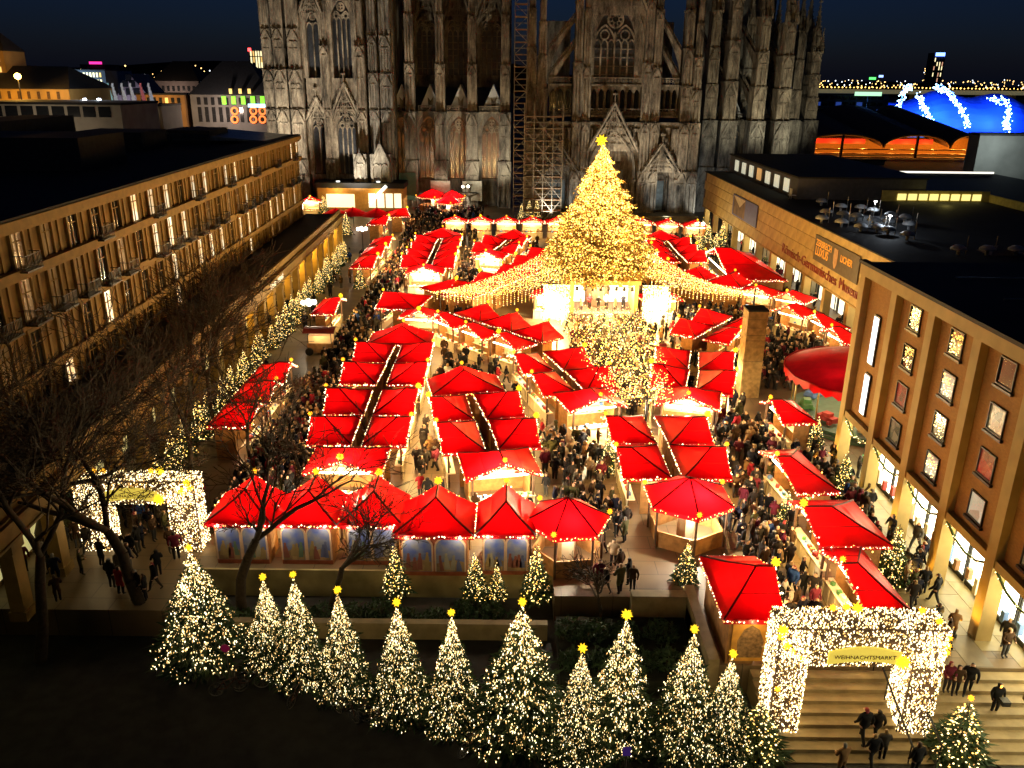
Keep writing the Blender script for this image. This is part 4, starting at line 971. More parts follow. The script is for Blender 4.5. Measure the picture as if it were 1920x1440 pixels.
for (xa_, ha), (xb_, hb) in zip(prof[:-1], prof[1:]):
    for k in range(8):
        a0, a1 = PI / 2 * k / 8, PI / 2 * (k + 1) / 8
        sec.add([(xa_, -22 * math.cos(a0) + 22, ha * math.sin(a0)), (xb_, -22 * math.cos(a0) + 22, hb * math.sin(a0)), (xb_, -22 * math.cos(a1) + 22, hb * math.sin(a1)), (xa_, -22 * math.cos(a1) + 22, ha * math.sin(a1))], [(0, 1, 2, 3)])
sec.build('membrane', e_tent, dm, smooth=True)
for pts_ in ([(1682, 238), (1684, 205), (1695, 172), (1706, 163)], [(1722, 180), (1732, 198), (1740, 215), (1748, 236)], [(1752, 164), (1775, 170), (1795, 190), (1808, 215), (1815, 238)], [(1858, 185), (1885, 190), (1892, 210), (1886, 228), (1888, 245)]):
    W = [GY(x, y, 479 - 6 * (240 - y) / 80 * 0 - 4) for x, y in pts_]; P = []
    for a, b_ in zip(W[:-1], W[1:]):
        for k in range(34): q = a + (b_ - a) * (k / 34) + np.array([rng.gauss(0, 1.0), 0, rng.gauss(0, 1.0)]); P.append(q - np.array([dX, 480, -1.55]))
    ar = MB().path([tuple(p) for p in P[::17]], .35, 5).build('light_arch', m_galv, dm)
    stuff(link('bulbs', bulbs('bulbs', P, .42, emat('cold_bulbs', (.5, .8, 1), 9), seed=3), ar))
    for p in P[::12]: lamp(dm, (p[0], p[1] - 3, p[2] + 1), 5000, (.08, .28, 1), .6, name='arch_lamp')
bldg(1520, 1668, 178, 440, (.02, .03, .10), 'dark blue glass building beside the blue theatre tent', 3, 10, .0, (e_winw, emat('dim_blue', (.05, .12, .6), .35), m_glass), 25, py_rows=[183, 195, 208], wsz=(.8, .35))
q = GY(1628, 176, 430); sg_ = thing('roof_sign', 'green and white neon sign on the dark glass building', 'sign', tuple(q))
MB().cbox((0, 0, 0), (13, .4, 1.8)).build('panel', emat('green_neon', (.5, 1, .6), 1.3), sg_); MB().tube((0, .5, -1), (0, .5, -8), .2).build('post', m_metal, sg_)
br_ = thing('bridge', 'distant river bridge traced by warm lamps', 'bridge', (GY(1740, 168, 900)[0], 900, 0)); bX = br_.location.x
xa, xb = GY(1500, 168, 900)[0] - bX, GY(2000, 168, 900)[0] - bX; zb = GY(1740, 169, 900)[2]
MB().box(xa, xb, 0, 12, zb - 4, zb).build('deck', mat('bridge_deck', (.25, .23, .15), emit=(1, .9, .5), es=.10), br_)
for i in range(8): MB().box(xa + (xb - xa) * (i + .5) / 8 - 2, xa + (xb - xa) * (i + .5) / 8 + 2, 2, 10, -1.5, zb - 4).build('bridge_pier', m_concrete, br_)
P = [(xa + (xb - xa) * i / 70, -1, zb + 2 + rng.uniform(-.3, .3)) for i in range(71)]
stuff(link('bridge_lamps', bulbs('bridge_lamps', P, .8, emat('sodium', (1, .55, .12), 5), seed=2), br_))
tt = bldg(1752, 1774, 100, 1100, (.02, .02, .04), 'slim dark office tower with blue sign at its top', 1, 4, .35, (e_yel, emat('dim_pink', (1, .5, .3), .8), m_glass), 16, py_rows=[112, 120, 128, 140, 150], wsz=(.35, .35), name='office_tower')
MB().cbox((0, -1, GY(1763, 102, 1100)[2] + 1.55), (11, 1, 4)).build('sign', emat('blue_crown', (.15, .3, 1), 5), tt)
P = []
for i in range(130): q = GY(1535 + rng.random() * 400, 150 + rng.random() * 16, 1300); P.append(q)
for i in range(60): q = GY(150 + rng.random() * 340, 122 + rng.random() * 30, 1100); P.append(q)
for i in range(16): q = GY(1725 + rng.random() * 40, 128 + rng.random() * 28, 1290); P.append(q)
o = stuff(link('distant_lights', bulbs('distant_lights', P, .9, [emat('sodium2', (1, .6, .2), 4), emat('far_white', (.9, .95, 1), 3)], seed=5, weights=[.75, .25])))
tag(o, 'scattered lights of the far city along the horizon', 'city lights', kind='stuff')
for px, py, c_, w_, lab in ((1636, 147, (.1, 1, .15), 9, 'small green neon sign on the far horizon'), (1652, 143, (.3, .45, 1), 6, 'round blue neon sign on the far horizon')):
    q = GY(px, py, 1250); t = thing('neon_sign', lab, 'sign', tuple(q)); MB().cbox((0, 0, 0), (w_, 1, 3)).build('panel', emat('neon%d' % px, c_, 2.5), t); MB().tube((0, 1, -1), (0, 1, -q[2]), .8).build('post', m_metal, t)
rs = bldg(1838, 2000, 255, 205, (.20, .20, .19), 'grey concrete hall with a pale lit recess at the picture edge', 1, 3, .0, (m_glass, m_glass), 5, name='concrete_hall', py_rows=[])
lamp(rs, (-8, -9, 14), 5000, (.85, 1, .95), .4)
# ================================================================ MARKET STALLS
ZE, RISE = 2.65, 0.95
FOOT = []
def star_mesh(r, m, n=9, seed=0):
    mb = MB(); rg = random.Random(seed)
    base = [Vector((math.cos(2 * PI * i / n), 0, math.sin(2 * PI * i / n))) for i in range(n)] + [Vector((.75 * math.cos(2 * PI * (i + .5) / 5), s * .66, .75 * math.sin(2 * PI * (i + .5) / 5))) for i in range(5) for s in (-1, 1)] + [Vector((0, 1, 0)), Vector((0, -1, 0))]
    for d in base:
        d = d.normalized(); u = d.orthogonal().normalized() * r * .30; w_ = d.cross(u)
        c = d * r * .25; pts = [c + u, c + w_, c - u, c - w_, d * r]
        mb.add(pts, [(0, 1, 4), (1, 2, 4), (2, 3, 4), (3, 0, 4)])
    mb.lathe(0, 0, [(0, -r * .36), (r * .26, -r * .26), (r * .38, 0), (r * .26, r * .26), (0, r * .36)], 8)
    return mb.mesh('star', m)
STAR = star_mesh(.19, e_star); STAR_L = star_mesh(.27, e_star2)
def sag_cloth(me, seed, cuts=5):
    """canvas hangs a little between its poles, with shallow creases"""
    import bmesh
    from mathutils import noise
    bm = bmesh.new(); bm.from_mesh(me); bmesh.ops.remove_doubles(bm, verts=bm.verts, dist=.001)
    bmesh.ops.subdivide_edges(bm, edges=bm.edges[:], cuts=cuts, use_grid_fill=True); bm.normal_update()
    keep = {v for v in bm.verts if v.is_boundary or any(f.normal.dot(v.link_faces[0].normal) < .9995 for f in v.link_faces)}
    for v in bm.verts:
        if v not in keep:
            n = noise.noise(Vector((v.co.x * 1.1 + seed, v.co.y * 2.4, v.co.z))); v.co.z += -.035 + .06 * n
    for f in bm.faces: f.smooth = True
    for e in bm.edges:
        if e.verts[0] in keep and e.verts[1] in keep: e.smooth = False
    bm.to_mesh(me); bm.free(); return me
_st = {}
def line_pts(a, b, step, jit, rg):
    a, b = np.array(a, float), np.array(b, float); n = max(2, int(np.linalg.norm(b - a) / step))
    return [a + (b - a) * i / n + rg.normal(0, jit, 3) for i in range(n)]
def stall_meshes(w, d, rise, hip, painted):
    key = (round(w, 1), round(d, 1), round(rise, 2), hip, painted)
    if key in _st: return _st[key]
    D = {}; hw, hd = w / 2, d / 2; hp = min(d * .72, hw * .95) if hip else 0; zp = ZE + rise
    C = [(-hw, hd, ZE), (hw, hd, ZE), (hw, -hd, ZE), (-hw, -hd, ZE)]
    Mf = [(-hw * .5, hd, ZE + rise * .43), (hw * .5, hd, ZE + rise * .43)]
    P, Q = (0, hd + .1, zp), (0, -hd + hp, zp)
    Mh = [(-hw * .5, -hd + hp * .5, ZE + rise * .43), (hw * .5, -hd + hp * .5, ZE + rise * .43)]
    c = MB()
    c.add([C[0], Mf[0], Mh[0], C[3]], [(0, 3, 2, 1)]); c.add([Mf[0], P, Q, Mh[0]], [(0, 3, 2, 1)])
    c.add([C[1], Mf[1], Mh[1], C[2]], [(0, 1, 2, 3)]); c.add([Mf[1], P, Q, Mh[1]], [(0, 1, 2, 3)])
    if hip: c.add([C[3], C[2], Mh[1], Mh[0]], [(0, 1, 2, 3)]); c.add([Mh[0], Mh[1], Q], [(0, 1, 2)])
    D['canopy'] = sag_cloth(c.mesh('canopy', m_red), int(w * 10))
    v = MB(); dr = .24
    edges = [(C[0], C[3]), (C[3], C[2]), (C[2], C[1]), (C[0], Mf[0]), (Mf[0], P), (P, Mf[1]), (Mf[1], C[1])]
    for a, b in edges:
        v.add([a, b, (b[0], b[1], b[2] - dr), (a[0], a[1], a[2] - dr)], [(0, 1, 2, 3)])
    D['valance'] = v.mesh('valance', m_reddark)
    s = MB(); up = .018
    U = lambda p: (p[0], p[1], p[2] + up)
    s.tube(U(P), U(Q), .065, n=4)
    for i in (0, 1): s.tube(U(Q), U(Mh[i]), .055, n=4); s.tube(U(Mh[i]), U(C[3 - i]), .055, n=4)
    s.tube(U(Mf[0]), U(Mh[0]), .018, n=4); s.tube(U(Mf[1]), U(Mh[1]), .018, n=4)
    D['roof_frame'] = s.mesh('roof_frame', m_seam)
    e = .38; x = hw - e; y0, y1 = -hd + e, hd - e
    b = MB(); b.box(-x, x, y0, y0 + .06, 0, 2.62); D['back_wall'] = b.mesh('back_wall', m_wood)
    b = MB(); b.box(-x + .02, x - .02, y0 + .062, y0 + .09, .9, 2.6)
    for i in range(3): b.box(-x + .1, x - .1, y0 + .091, y0 + .40, 1.0 + i * .5, 1.03 + i * .5)
    D['shelf'] = b.mesh('shelf', m_cream)
    D['side_wall'] = MB().box(-.03, .03, y0 + .065, y0 + (y1 - y0) * .62, 0, 2.6).mesh('side_wall', m_wood)
    b = MB(); b.box(-x, x, y1 - .08, y1, 0, .98); b.box(-x - .1, x + .1, y1 - .5, y1 + .05, .985, 1.04)
    for i in range(int(w / .8) + 1): b.box(-x + i * 2 * x / max(1, int(w / .8)) - .04, -x + i * 2 * x / max(1, int(w / .8)) + .04, y1 + .002, y1 + .03, .02, .97)
    D['counter'] = b.mesh('counter', m_cream)
    D['post'] = MB().box(-.06, .06, -.06, .06, 0, 2.6).mesh('post', m_wood_dark)
    g_ = MB(); rg = random.Random(int(w * 10 + d * 100))
    for i in range(int(w * 5)):
        g_.k = rg.randrange(5); xx = rg.uniform(-x + .2, x - .2); sz = rg.uniform(.10, .24)
        if i % 2: g_.cbox((xx, y1 - .2, 1.045 + sz / 2), (sz, sz, sz), rg.random())
        else: g_.cbox((xx, y0 + .25, 1.04 + .5 * rg.randrange(3) + sz / 2), (sz, .2, sz))
    D['goods'] = g_.mesh('goods', m_goods)
    D['lamp'] = MB().box(-hw * .7, hw * .7, y1 - .35, y1 - .2, 2.36, 2.42).mesh('lamp', e_tube)
    nr = np.random.RandomState(int(w * 10 + d * 7)); pts = []
    for a, b_ in edges:
        lo = lambda p: (p[0], p[1], p[2] - .10)
        pts += line_pts(lo(a), lo(b_), .13, .035, nr)
        if a in (P, Mf[1], Mf[0], C[0]) or b_ is P: pts += line_pts(lo(a), lo(b_), .2, .07, nr)
    D['light_string'] = bulbs('light_string', pts, .045, [e_bulb_c, e_bulb_g, e_bulb_dim], 1.2, int(w * 31), weights=[.55, .15, .3])
    D['dims'] = (x, y0, y1, zp, hd, hw)
    _st[key] = D; return D
m_panel_blue = mat('painted_sky', (.07, .10, .30), rough=.6, var=.5, scale=1.6, col2=(.20, .20, .22))
m_panel_earth = mat('painted_ground', (.34, .22, .10), rough=.6, var=.5, scale=2.2, col2=(.15, .09, .05))
m_arch_frame = mat('painted_arch_frame', (.62, .40, .26), rough=.6)
m_arch_red = mat('painted_arch_red', (.40, .10, .05), rough=.6, var=.4)
m_fig = [mat('painted_robe_%d' % i, c, rough=.6) for i, c in enumerate(((.10, .11, .22), (.28, .19, .08), (.22, .07, .05), (.30, .26, .19), (.10, .15, .10)))]
def painted_back(parent, w, y, seed):
    """two painted arch panels with simple robed figures"""
    rg = random.Random(seed); x = w / 2 - .4
    bd = MB().box(-x, x, y - .05, y - .002, .02, 2.55).build('panel_board', m_arch_red, parent)
    for s in (-1, 1):
        xc = s * x * .5; pw = x * .86
        def arch2(pw_, top):
            n = 10; r = pw_ / 2
            return [(xc - r, .3), (xc + r, .3)] + [(xc + r * math.cos(PI * i / n), top - r * .75 + r * .75 * math.sin(PI * i / n)) for i in range(n + 1)]
        fr = MB().yprism([(p[0], p[1]) for p in arch2(pw + .18, 2.45)], y - .085, y - .052).build('arch_frame', m_arch_frame, bd)
        pnl = MB().yprism([(p[0], p[1]) for p in arch2(pw, 2.36)], y - .10, y - .087).build('painting', m_panel_blue, bd)
        MB().yprism([(xc - pw / 2 + .02, .32), (xc + pw / 2 - .02, .32), (xc + pw / 2 - .02, .9), (xc + .2, 1.05), (xc - pw / 2 + .02, .8)], y - .112, y - .102).build('painted_ground', m_panel_earth, bd)
        for k in range(4):
            fx = xc + (k - 1.5) * pw * .22 + rg.uniform(-.05, .05); fh = rg.uniform(.75, 1.15)
            lean_ = rg.uniform(-.1, .1); wd_ = rg.uniform(.11, .17); bz = rg.uniform(.34, .6)
            f = MB(); f.yprism([(fx - wd_, bz), (fx + wd_ * 1.1, bz), (fx + wd_ * .8 + lean_, bz + fh * .55), (fx + .05 + lean_, bz + fh * .8), (fx - .06 + lean_, bz + fh * .8), (fx - wd_ * .9 + lean_ * .5, bz + fh * .5)], y - .125, y - .114)
            f.yprism([(fx + lean_ + .075 * math.cos(j * PI / 4), bz + fh * .87 + .085 * math.sin(j * PI / 4)) for j in range(8)], y - .127, y - .1255)
            f.build('painted_figure', m_fig[rg.randrange(5)], bd)
    for s in (-1, 1): lamp(parent, (s * x * .8, y - .55, 2.45), 50, (1, .84, .55), .05)
def stall(cx, cy_, ang, w, d, label, rise=RISE, power=450, painted=False, star=True, goods=True, group='red-roofed market stalls', lampcol=(1, .63, .20), hip=True, z=0.0, name='market_stall'):
    """ang: direction (deg) the counter and gable look"""
    D = stall_meshes(w, d, rise, hip, painted); x, y0, y1, zp, hd, hw = D['dims']
    t = thing(name, label, 'market stall', (cx, cy_, z), R(ang - 90), group)
    FOOT.append((cx, cy_, R(ang - 90), w / 2, d / 2))
    cn = link('canopy', D['canopy'], t); link('valance', D['valance'], cn); link('roof_frame', D['roof_frame'], cn)
    stuff(link('light_string', D['light_string'], t))
    link('back_wall', D['back_wall'], t); link('shelf', D['shelf'], t); link('counter', D['counter'], t)
    for s in (-1, 1): link('side_wall', D['side_wall'], t, (s * (x - .03), 0, 0)); link('post', D['post'], t, (s * (x - .06), y1 - .06, 0))
    if goods: stuff(link('goods', D['goods'], t))
    link('lamp', D['lamp'], t)
    lamp(t, (0, -hd * .15, 2.0), 190 * (w * d / 15.0) ** .7, (1, .70, .34), .1)
    lamp(t, (0, hd - .03, 2.22), power * (w * d / 15.0) ** .5, lampcol, .12)
    if star:
        o = link('star', STAR if rng.random() < .7 else STAR_L, t, (0, hd + .12, zp + .22)); o.rotation_euler = (0, rng.uniform(0, 1), rng.uniform(-.4, .4))
    if painted: painted_back(t, w, y0, int(cx * 10) + 50)
    return t
ORDN = 'first second third fourth fifth sixth seventh eighth ninth tenth eleventh twelfth thirteenth fourteenth fifteenth sixteenth seventeenth eighteenth nineteenth twentieth'.split() + ['twenty-' + w for w in 'first second third fourth fifth sixth seventh eighth ninth'.split()] + ['thirtieth'] + ['thirty-' + w for w in 'first second third fourth fifth sixth'.split()]
ORD = ['nearest', 'second', 'third', 'fourth', 'fifth']
def block(ox, oy, ang, ts, hw, desc, near=None, far=None, pw=5.2, power=450, lp=1.0, endw=1.45, nleft=None, sides=(-1, 1)):
    """double row of stalls back to back along a lane; ang = heading of the row, near -> far"""
    a = R(ang); dv = np.array([math.cos(a), math.sin(a)]); nv = np.array([dv[1], -dv[0]]); d = hw - .4; o = np.array([ox, oy])
    for s in sides:
        for i, t_ in enumerate(ts):
            p = o + dv * t_ + nv * s * (hw - d / 2)
            stall(p[0] + rng.uniform(-.08, .08), p[1] + rng.uniform(-.08, .08), ang - 90 * s + rng.uniform(-2.2, 2.2), pw - rng.choice((.06, .06, .2)), d, '%s red stall on the %s side of the %s' % (ORD[i], 'hotel' if s < 0 else 'museum', desc), power=power * rng.uniform(.7, 1.5) * (lp if s < 0 else 1), rise=rng.choice((.88, .95, 1.05)))
    if near is not None:
        p = o + dv * near; stall(p[0], p[1], ang + 180, hw * endw, 3.9, 'red stall closing the near end of the %s' % desc, power=power * 6, lampcol=(1, .80, .46))
    if far is not None:
        p = o + dv * far; stall(p[0], p[1], ang, hw * 1.75, 3.7, 'red stall closing the far end of the %s' % desc, power=power)
# front row: painted backs to the street
FR = [(-14.55, 40.75, 3.62), (-11.05, 40.75, 3.55), (-7.5, 40.75, 3.45), (-4.05, 39.75, 4.3), (-.25, 39.9, 3.2)]
for i, (x, y, w_) in enumerate(FR):
    stall(x, y, 90, w_, 3.5, '%s red stall with painted arch panels, counted from the branch-hidden gateway' % ('first', 'second', 'third', 'fourth', 'fifth')[i], painted=True, rise=1.15, group='front row stalls with painted backs')
# six-sided corner pavilion closing the front row
def pavilion(cx, cy_, r, label, n=6, rot=.2, zp=1.25, power=650):
    t = thing('market_stall', label, 'market stall', (cx, cy_, 0), rot, 'red-roofed market stalls'); FOOT.append((cx, cy_, rot, r * .9, r * .9))
    P = [(r * math.cos(2 * PI * i / n), r * math.sin(2 * PI * i / n), ZE) for i in range(n)]; top = (0, 0, ZE + zp)
    c = MB()
    for i in range(n): c.add([P[i], P[(i + 1) % n], top], [(0, 1, 2)])
    cn = c.build('canopy', m_red, t); sag_cloth(cn.data, int(cx))
    v = MB()
    for i in range(n):
        a, b_ = P[i], P[(i + 1) % n]; v.add([a, b_, (b_[0], b_[1], ZE - .24), (a[0], a[1], ZE - .24)], [(0, 1, 2, 3)])
    v.build('valance', m_reddark, cn)
    s = MB(); [s.tube((p[0], p[1], p[2] + .02), (0, 0, ZE + zp + .02), .05, n=4) for p in P]; s.build('roof_frame', m_seam, cn)
    rg = np.random.RandomState(3); pts = []
    for i in range(n): pts += line_pts((P[i][0], P[i][1], ZE - .1), (P[(i + 1) % n][0], P[(i + 1) % n][1], ZE - .1), .11, .04, rg)
    stuff(link('light_string', bulbs('light_string', pts, .036, [e_bulb_w, e_bulb_g], 1.2, 5, weights=[.7, .3]), t))
    for i in range(n):
        a = 2 * PI * i / n; q = MB().tube((.86 * r * math.cos(a), .86 * r * math.sin(a), 0), (.86 * r * math.cos(a), .86 * r * math.sin(a), 2.6), .07); q.build('post', m_wood_dark, t)
        a2 = 2 * PI * (i + .5) / n; m = .80 * r * math.cos(PI / n)
        MB().cbox((m * math.cos(a2), m * math.sin(a2), .5), (.1, r * .8, 1.0), a2).build('counter', m_wood, t)
        if i % 2 == 0:
            o = link('star', STAR, t, (r * math.cos(a), r * math.sin(a), ZE + .25))
    MB().lathe(0, 0, [(.5, 0), (.5, 2.2), (0, 2.2)], 8).build('cupboard', m_cream, t)
    lamp(t, (0, -.7, 2.3), power, (1, .86, .62), .12); lamp(t, (0.3, .8, 2.3), power * .5, (1, .86, .62), .12)
    return t
pavilion(3.1, 40.0, 2.35, 'red six-sided pavilion at the end of the painted front row', rot=.15)
# double rows
block(-10.2, 45.1, 90, (6.8, 12.0), 3.3, 'long row behind the painted front', near=2.0, lp=.3)
block(-10.2, 60.6, 90, (2.8, 8.1), 3.3, 'row continuing the long row', far=12.4, lp=.3)
block(-.4, 45.0, 101.5, (6.4, 11.6), 3.2, 'tilted middle row', near=1.9, far=16.2)
block(10.1, 40.4, 91, (7.1, 12.1), 3.35, 'short row behind the pavilion', pw=5.0)
pavilion(10.2, 42.7, 2.65, 'red six-sided stall at the near end of the short row', rot=.55, zp=1.2, power=2200)
block(6.35, 56.2, 106.5, (6.0, 11.2), 3.1, 'slanting row beside the hanging bulbs', near=1.9)
block(1.75, 73.0, 133, (1.0, 5.4, 9.8), 3.1, 'slanting row nearest the stage', pw=4.4)
block(12.85, 56.6, 76, (6.2, 11.4), 3.2, 'row before the brick column', near=2.0)
block(17.6, 74.6, 54, (1.8, 6.6), 3.0, 'row behind the brick column', pw=4.7)
block(-10.9, 100.2, 90, (6.0, 11.2, 16.4, 21.6), 3.3, 'farthest long row', near=1.8, far=26.2, power=560)
block(-3.6, 110.0, 78, (6.2, 11.4), 3.1, 'far row beside the great tree', near=1.8, far=16, power=560)
block(22.6, 108.5, 90, (3.0, 8.2, 13.4), 3.1, 'far row beside the marquee', far=17.8, power=560)
# single rows
for i, y in enumerate((54.3, 58.7, 63.1)):
    stall(-19.3, y, 0, 4.35, 3.0, '%s red stall from the street in the short row before the hotel firs' % ORD[i], power=170)
for i, y in enumerate((106.5, 113.4, 120.3)):
    stall(-19.1, y, 0, 6.8, 3.0, 'red stall in the far hotel-side row, %s from its near end' % ORD[i], power=560)
stall(-19.2, 84.2, 0, 6.2, 2.4, 'lone red stall by the globe street lamps', power=650)
stall(-11.6, 86.6, 170, 6.4, 4.4, 'broad red stall with crossing ridges behind the long row')
stall(-9.0, 81.2, 262, 4.6, 3.4, 'red stall turned to the visitors below the crossing ridges')
stall(-7.8, 92.2, 40, 5.0, 3.4, 'small red stall behind the crossing ridges')
for i in range(5): stall(-9.8 + 4.3 * i, 141, 270, 4.2, 3.4, '%s red stall in the cross row before the cathedral, counted from the hotel' % ORD[i], power=650)
for i in range(3): stall(21.5 + 4.3 * i, 141 - i, 270, 4.2, 3.4, 'red stall in the cross row under the side portal, %s from the great tree' % ORD[i], power=400)
for i, (x, y) in enumerate(((-4.7, 91.8), (-2.2, 96.3), (.4, 100.8))): stall(x, y, 150, 5.1, 3.8, 'red stall along the upper light cable, %s from its mast' % ORD[i])
for i, (x, y) in enumerate(((2.3, 106.8), (4.3, 112.4))): stall(x, y, 160, 5.6, 4.0, 'red stall tucked behind the great tree, %s from the cable' % ORD[i])
for i, (x, y) in enumerate(((18.6, 103.5), (22.2, 100.5), (25.6, 97.2))): stall(x, y, 55, 4.6, 3.6, 'red stall below the museum-side light cable, %s from the great tree' % ORD[i])
stall(29.6, 107, 180, 17, 7.0, 'big red marquee roof along the museum wall', rise=2.3, power=300, star=False, name='marquee')
for i, (x, y, a) in enumerate(((28.0, 92.6, 240), (31.0, 90.0, 230), (29.6, 84.0, 215))): stall(x, y, a, 4.2, 3.4, ('red stall beside the marquee corner', 'red stall nearest the museum banner', 'red stall behind the carousel queue')[i])
for i, y in enumerate((80, 75.2)): stall(31.2, y, 190, 4.6, 2.6, 'red stall between carousel and museum, %s' % ('farther one', 'closer one')[i])
stall(20.0, 56.0, 186, 4.3, 2.6, 'small red stall in front of the carousel')
stall(17.6, 46.3, 186, 6.0, 2.6, 'red stall beside the arcade pillars with a lone fir behind')
stall(17.75, 39.9, 182, 5.0, 3.8, 'wide red stall halfway down the arcade side', power=650)
stall(17.0, 34.3, 182, 5.9, 2.2, 'long magenta-tinged red stall right behind the lit gateway')
q_ = stall(10.9, 33.7, 0, 5.3, 2.8, 'red stall with an ornate golden side panel by the steps', rise=1.1)
pn_ = MB().box(2.28, 2.33, -.85, .85, .2, 2.3).build('golden_panel', mat('golden_panel', (.75, .36, .05), rough=.5, var=.3), q_)
q2 = MB(); q2.add([(2.34, .55, .4), (2.34, -.55, .4), (2.34, -.6, 1.3), (2.34, -.35, 1.9), (2.34, 0, 2.15), (2.34, .35, 1.9), (2.34, .6, 1.3)], [(0, 1, 2, 3, 4, 5, 6)]); q2.build('panel_arch', mat('panel_arch', (.35, .2, .08), var=.6, scale=6), pn_)
lamp(q_, (3.0, 0, 2.3), 30, (1, .7, .3), .05)
stall(-22.4, 139, 0, 5.5, 3.2, 'red stall near the back fir, first of the far corner pair'); stall(-20.6, 147.5, 20, 6.0, 3.6, 'red stall near the back fir, second of the far corner pair')
stall(-39.2, 163, 280, 4.0, 3.0, 'red stall at the far hotel corner', power=650)
stall(4.3, 90.6, 262, 4.4, 3.2, 'glaring white-lit drinks hut on the hotel side of the stage', power=4000, lampcol=(1, .78, .4), star=False)
stall(16.2, 89.6, 278, 4.4, 3.2, 'glaring white-lit drinks hut on the museum side of the stage', power=4000, lampcol=(1, .78, .4), star=False)
for i, (x, y) in enumerate(((-16.5, 172), (-12.5, 171), (-12.6, 163.5))): pavilion(x, y, 3.4 if i == 0 else 2.6, ('large round red hut under the cathedral wall', 'second round red hut under the cathedral wall', 'small red hut before the round huts')[i], n=8, zp=1.5, power=600)
# parasols and the amber pavilion at the back
for i, (px, py) in enumerate(((636, 398), (668, 396), (712, 398))):
    q = G(px, py, 2.4); t = thing('parasol', ('widest red parasol in front of the amber pavilion', 'middle red parasol in front of the amber pavilion', 'red parasol beside the slanted light beam')[i], 'parasol', (q[0], q[1] - 3, 0), group='red parasols at the back')
    c = MB(); r = 3.1
    for k in range(8): c.add([(r * math.cos(k * PI / 4), r * math.sin(k * PI / 4), 2.3), (r * math.cos((k + 1) * PI / 4), r * math.sin((k + 1) * PI / 4), 2.3), (0, 0, 3.6)], [(0, 1, 2)])
    c.build('canopy', m_red, t); MB().tube((0, 0, 0), (0, 0, 3.7), .06).build('pole', m_metal, t); lamp(t, (0, .3, 2.2), 160, (1, .8, .55), .1)
bp_ = thing('snack_pavilion', 'flat-roofed amber pavilion with wide lit windows under the tower', 'pavilion', (-30.5, 168, 0))
MB().box(-8.5, 8.5, 0, 6, 0, 4.6).build('wall', mat('amber_board', (.6, .30, .07), rough=.6), bp_); MB().box(-8.8, 8.8, -.4, 6.3, 4.602, 5.6).build('roof', m_dark, bp_)
MB().box(-6.8, -1.2, -.08, -.02, .8, 3.4).build('window', e_yel, bp_)
for k in range(4): MB().box(1.6 + k * 1.7, 3.0 + k * 1.7, -.08, -.02, .8, 3.6).build('window', e_win, bp_)
for k in range(2): MB().lathe(-4.5 + k * 8, 1.0, [(0, 5.9), (.4, 5.85), (.4, 5.61)], 8).build('roof_lamp', e_winw, bp_); lamp(bp_, (-4.5 + k * 8, -2, 4.4), 500, (1, .72, .28), .3)
sb = MB(); sb.tube((2.0, -1.4, 1.8), (5.4, -1.2, 5.2), .35, n=6); sb.build('light_beam_sign', e_winw, bp_)

# ================================================================ FIR TREES
def fir_meshes(h, r, nleaf, nb, seed, needle=None, bm=None, bw=None, br_=.03, tiers=9, el=1.6):
    rg = np.random.RandomState(seed)
    def prof(t): return r * (1 - t) ** .92 * (.80 + .20 * ((t * tiers) % 1.0) * -1 + .10) + .03
    NS = 17; LOB = .70 + .50 * rg.rand(tiers + 2, NS)
    def lobe(t, a): return LOB[(t * tiers).astype(int), (a / (2 * PI) * NS + 3 * t * tiers).astype(int) % NS]
    t = 1 - np.sqrt(rg.rand(nleaf))
    t = np.clip(t * 1.0, 0, .985); a = rg.uniform(0, 2 * PI, nleaf); f = np.sqrt(rg.uniform(.10, 1.0, nleaf)); lob = lobe(t, a) + .07 * rg.normal(size=nleaf)
    rr = np.array([prof(x) for x in t]) * f * lob; z = .05 * h + t * .93 * h - .10 * rr
    P = np.stack([rr * np.cos(a), rr * np.sin(a), z], 1)
    L = .085 * h ** .6 * (1.25 - t) * (0.7 + .6 * rg.rand(nleaf)); out = np.stack([np.cos(a), np.sin(a), -.35 + .5 * rg.normal(size=nleaf) * .5], 1) + .35 * rg.normal(size=(nleaf, 3))
    out /= np.linalg.norm(out, axis=1)[:, None]; sd = np.cross(out, rg.normal(size=(nleaf, 3))); sd /= np.linalg.norm(sd, axis=1)[:, None]
    A = P - sd * (L * .34)[:, None]; B = P + sd * (L * .34)[:, None]; Cc = P + out * (L * 1.5)[:, None]
    V = np.stack([A, B, Cc], 1).reshape(-1, 3); F = np.arange(nleaf * 3).reshape(-1, 3)
    fol = npmesh('foliage', V, F, needle or m_needle)
    tb = 1 - np.sqrt(rg.uniform(0, 1, nb)); tb = np.clip(tb, 0, .99); ab = rg.uniform(0, 2 * PI, nb); rb_ = np.array([prof(x) for x in tb]) * lobe(tb, ab) * rg.uniform(.70, 1.08, nb)
    Pb = np.stack([rb_ * np.cos(ab), rb_ * np.sin(ab), .05 * h + tb * .93 * h - .10 * rb_], 1)
    bl = bulbs('fairy_lights', Pb, br_, bm or [e_bulb_w, e_bulb_g, e_bulb_dim], el, seed, bw or [.45, .3, .25], tilt=.35)
    tk = MB(); tk.tube((0, 0, 0), (0, 0, h * .96), max(.05, h * .018), .01, 7)
    for i in range(16):
        a_ = i * 2.4; t_ = .06 + i * .055; q = prof(t_) * .8; zz = t_ * .93 * h + .05 * h; tk.tube((0, 0, zz), (q * math.cos(a_), q * math.sin(a_), zz - .12 * q), .02 * h ** .4, .006, 4)
    return fol, bl, tk.mesh('trunk', m_bark)
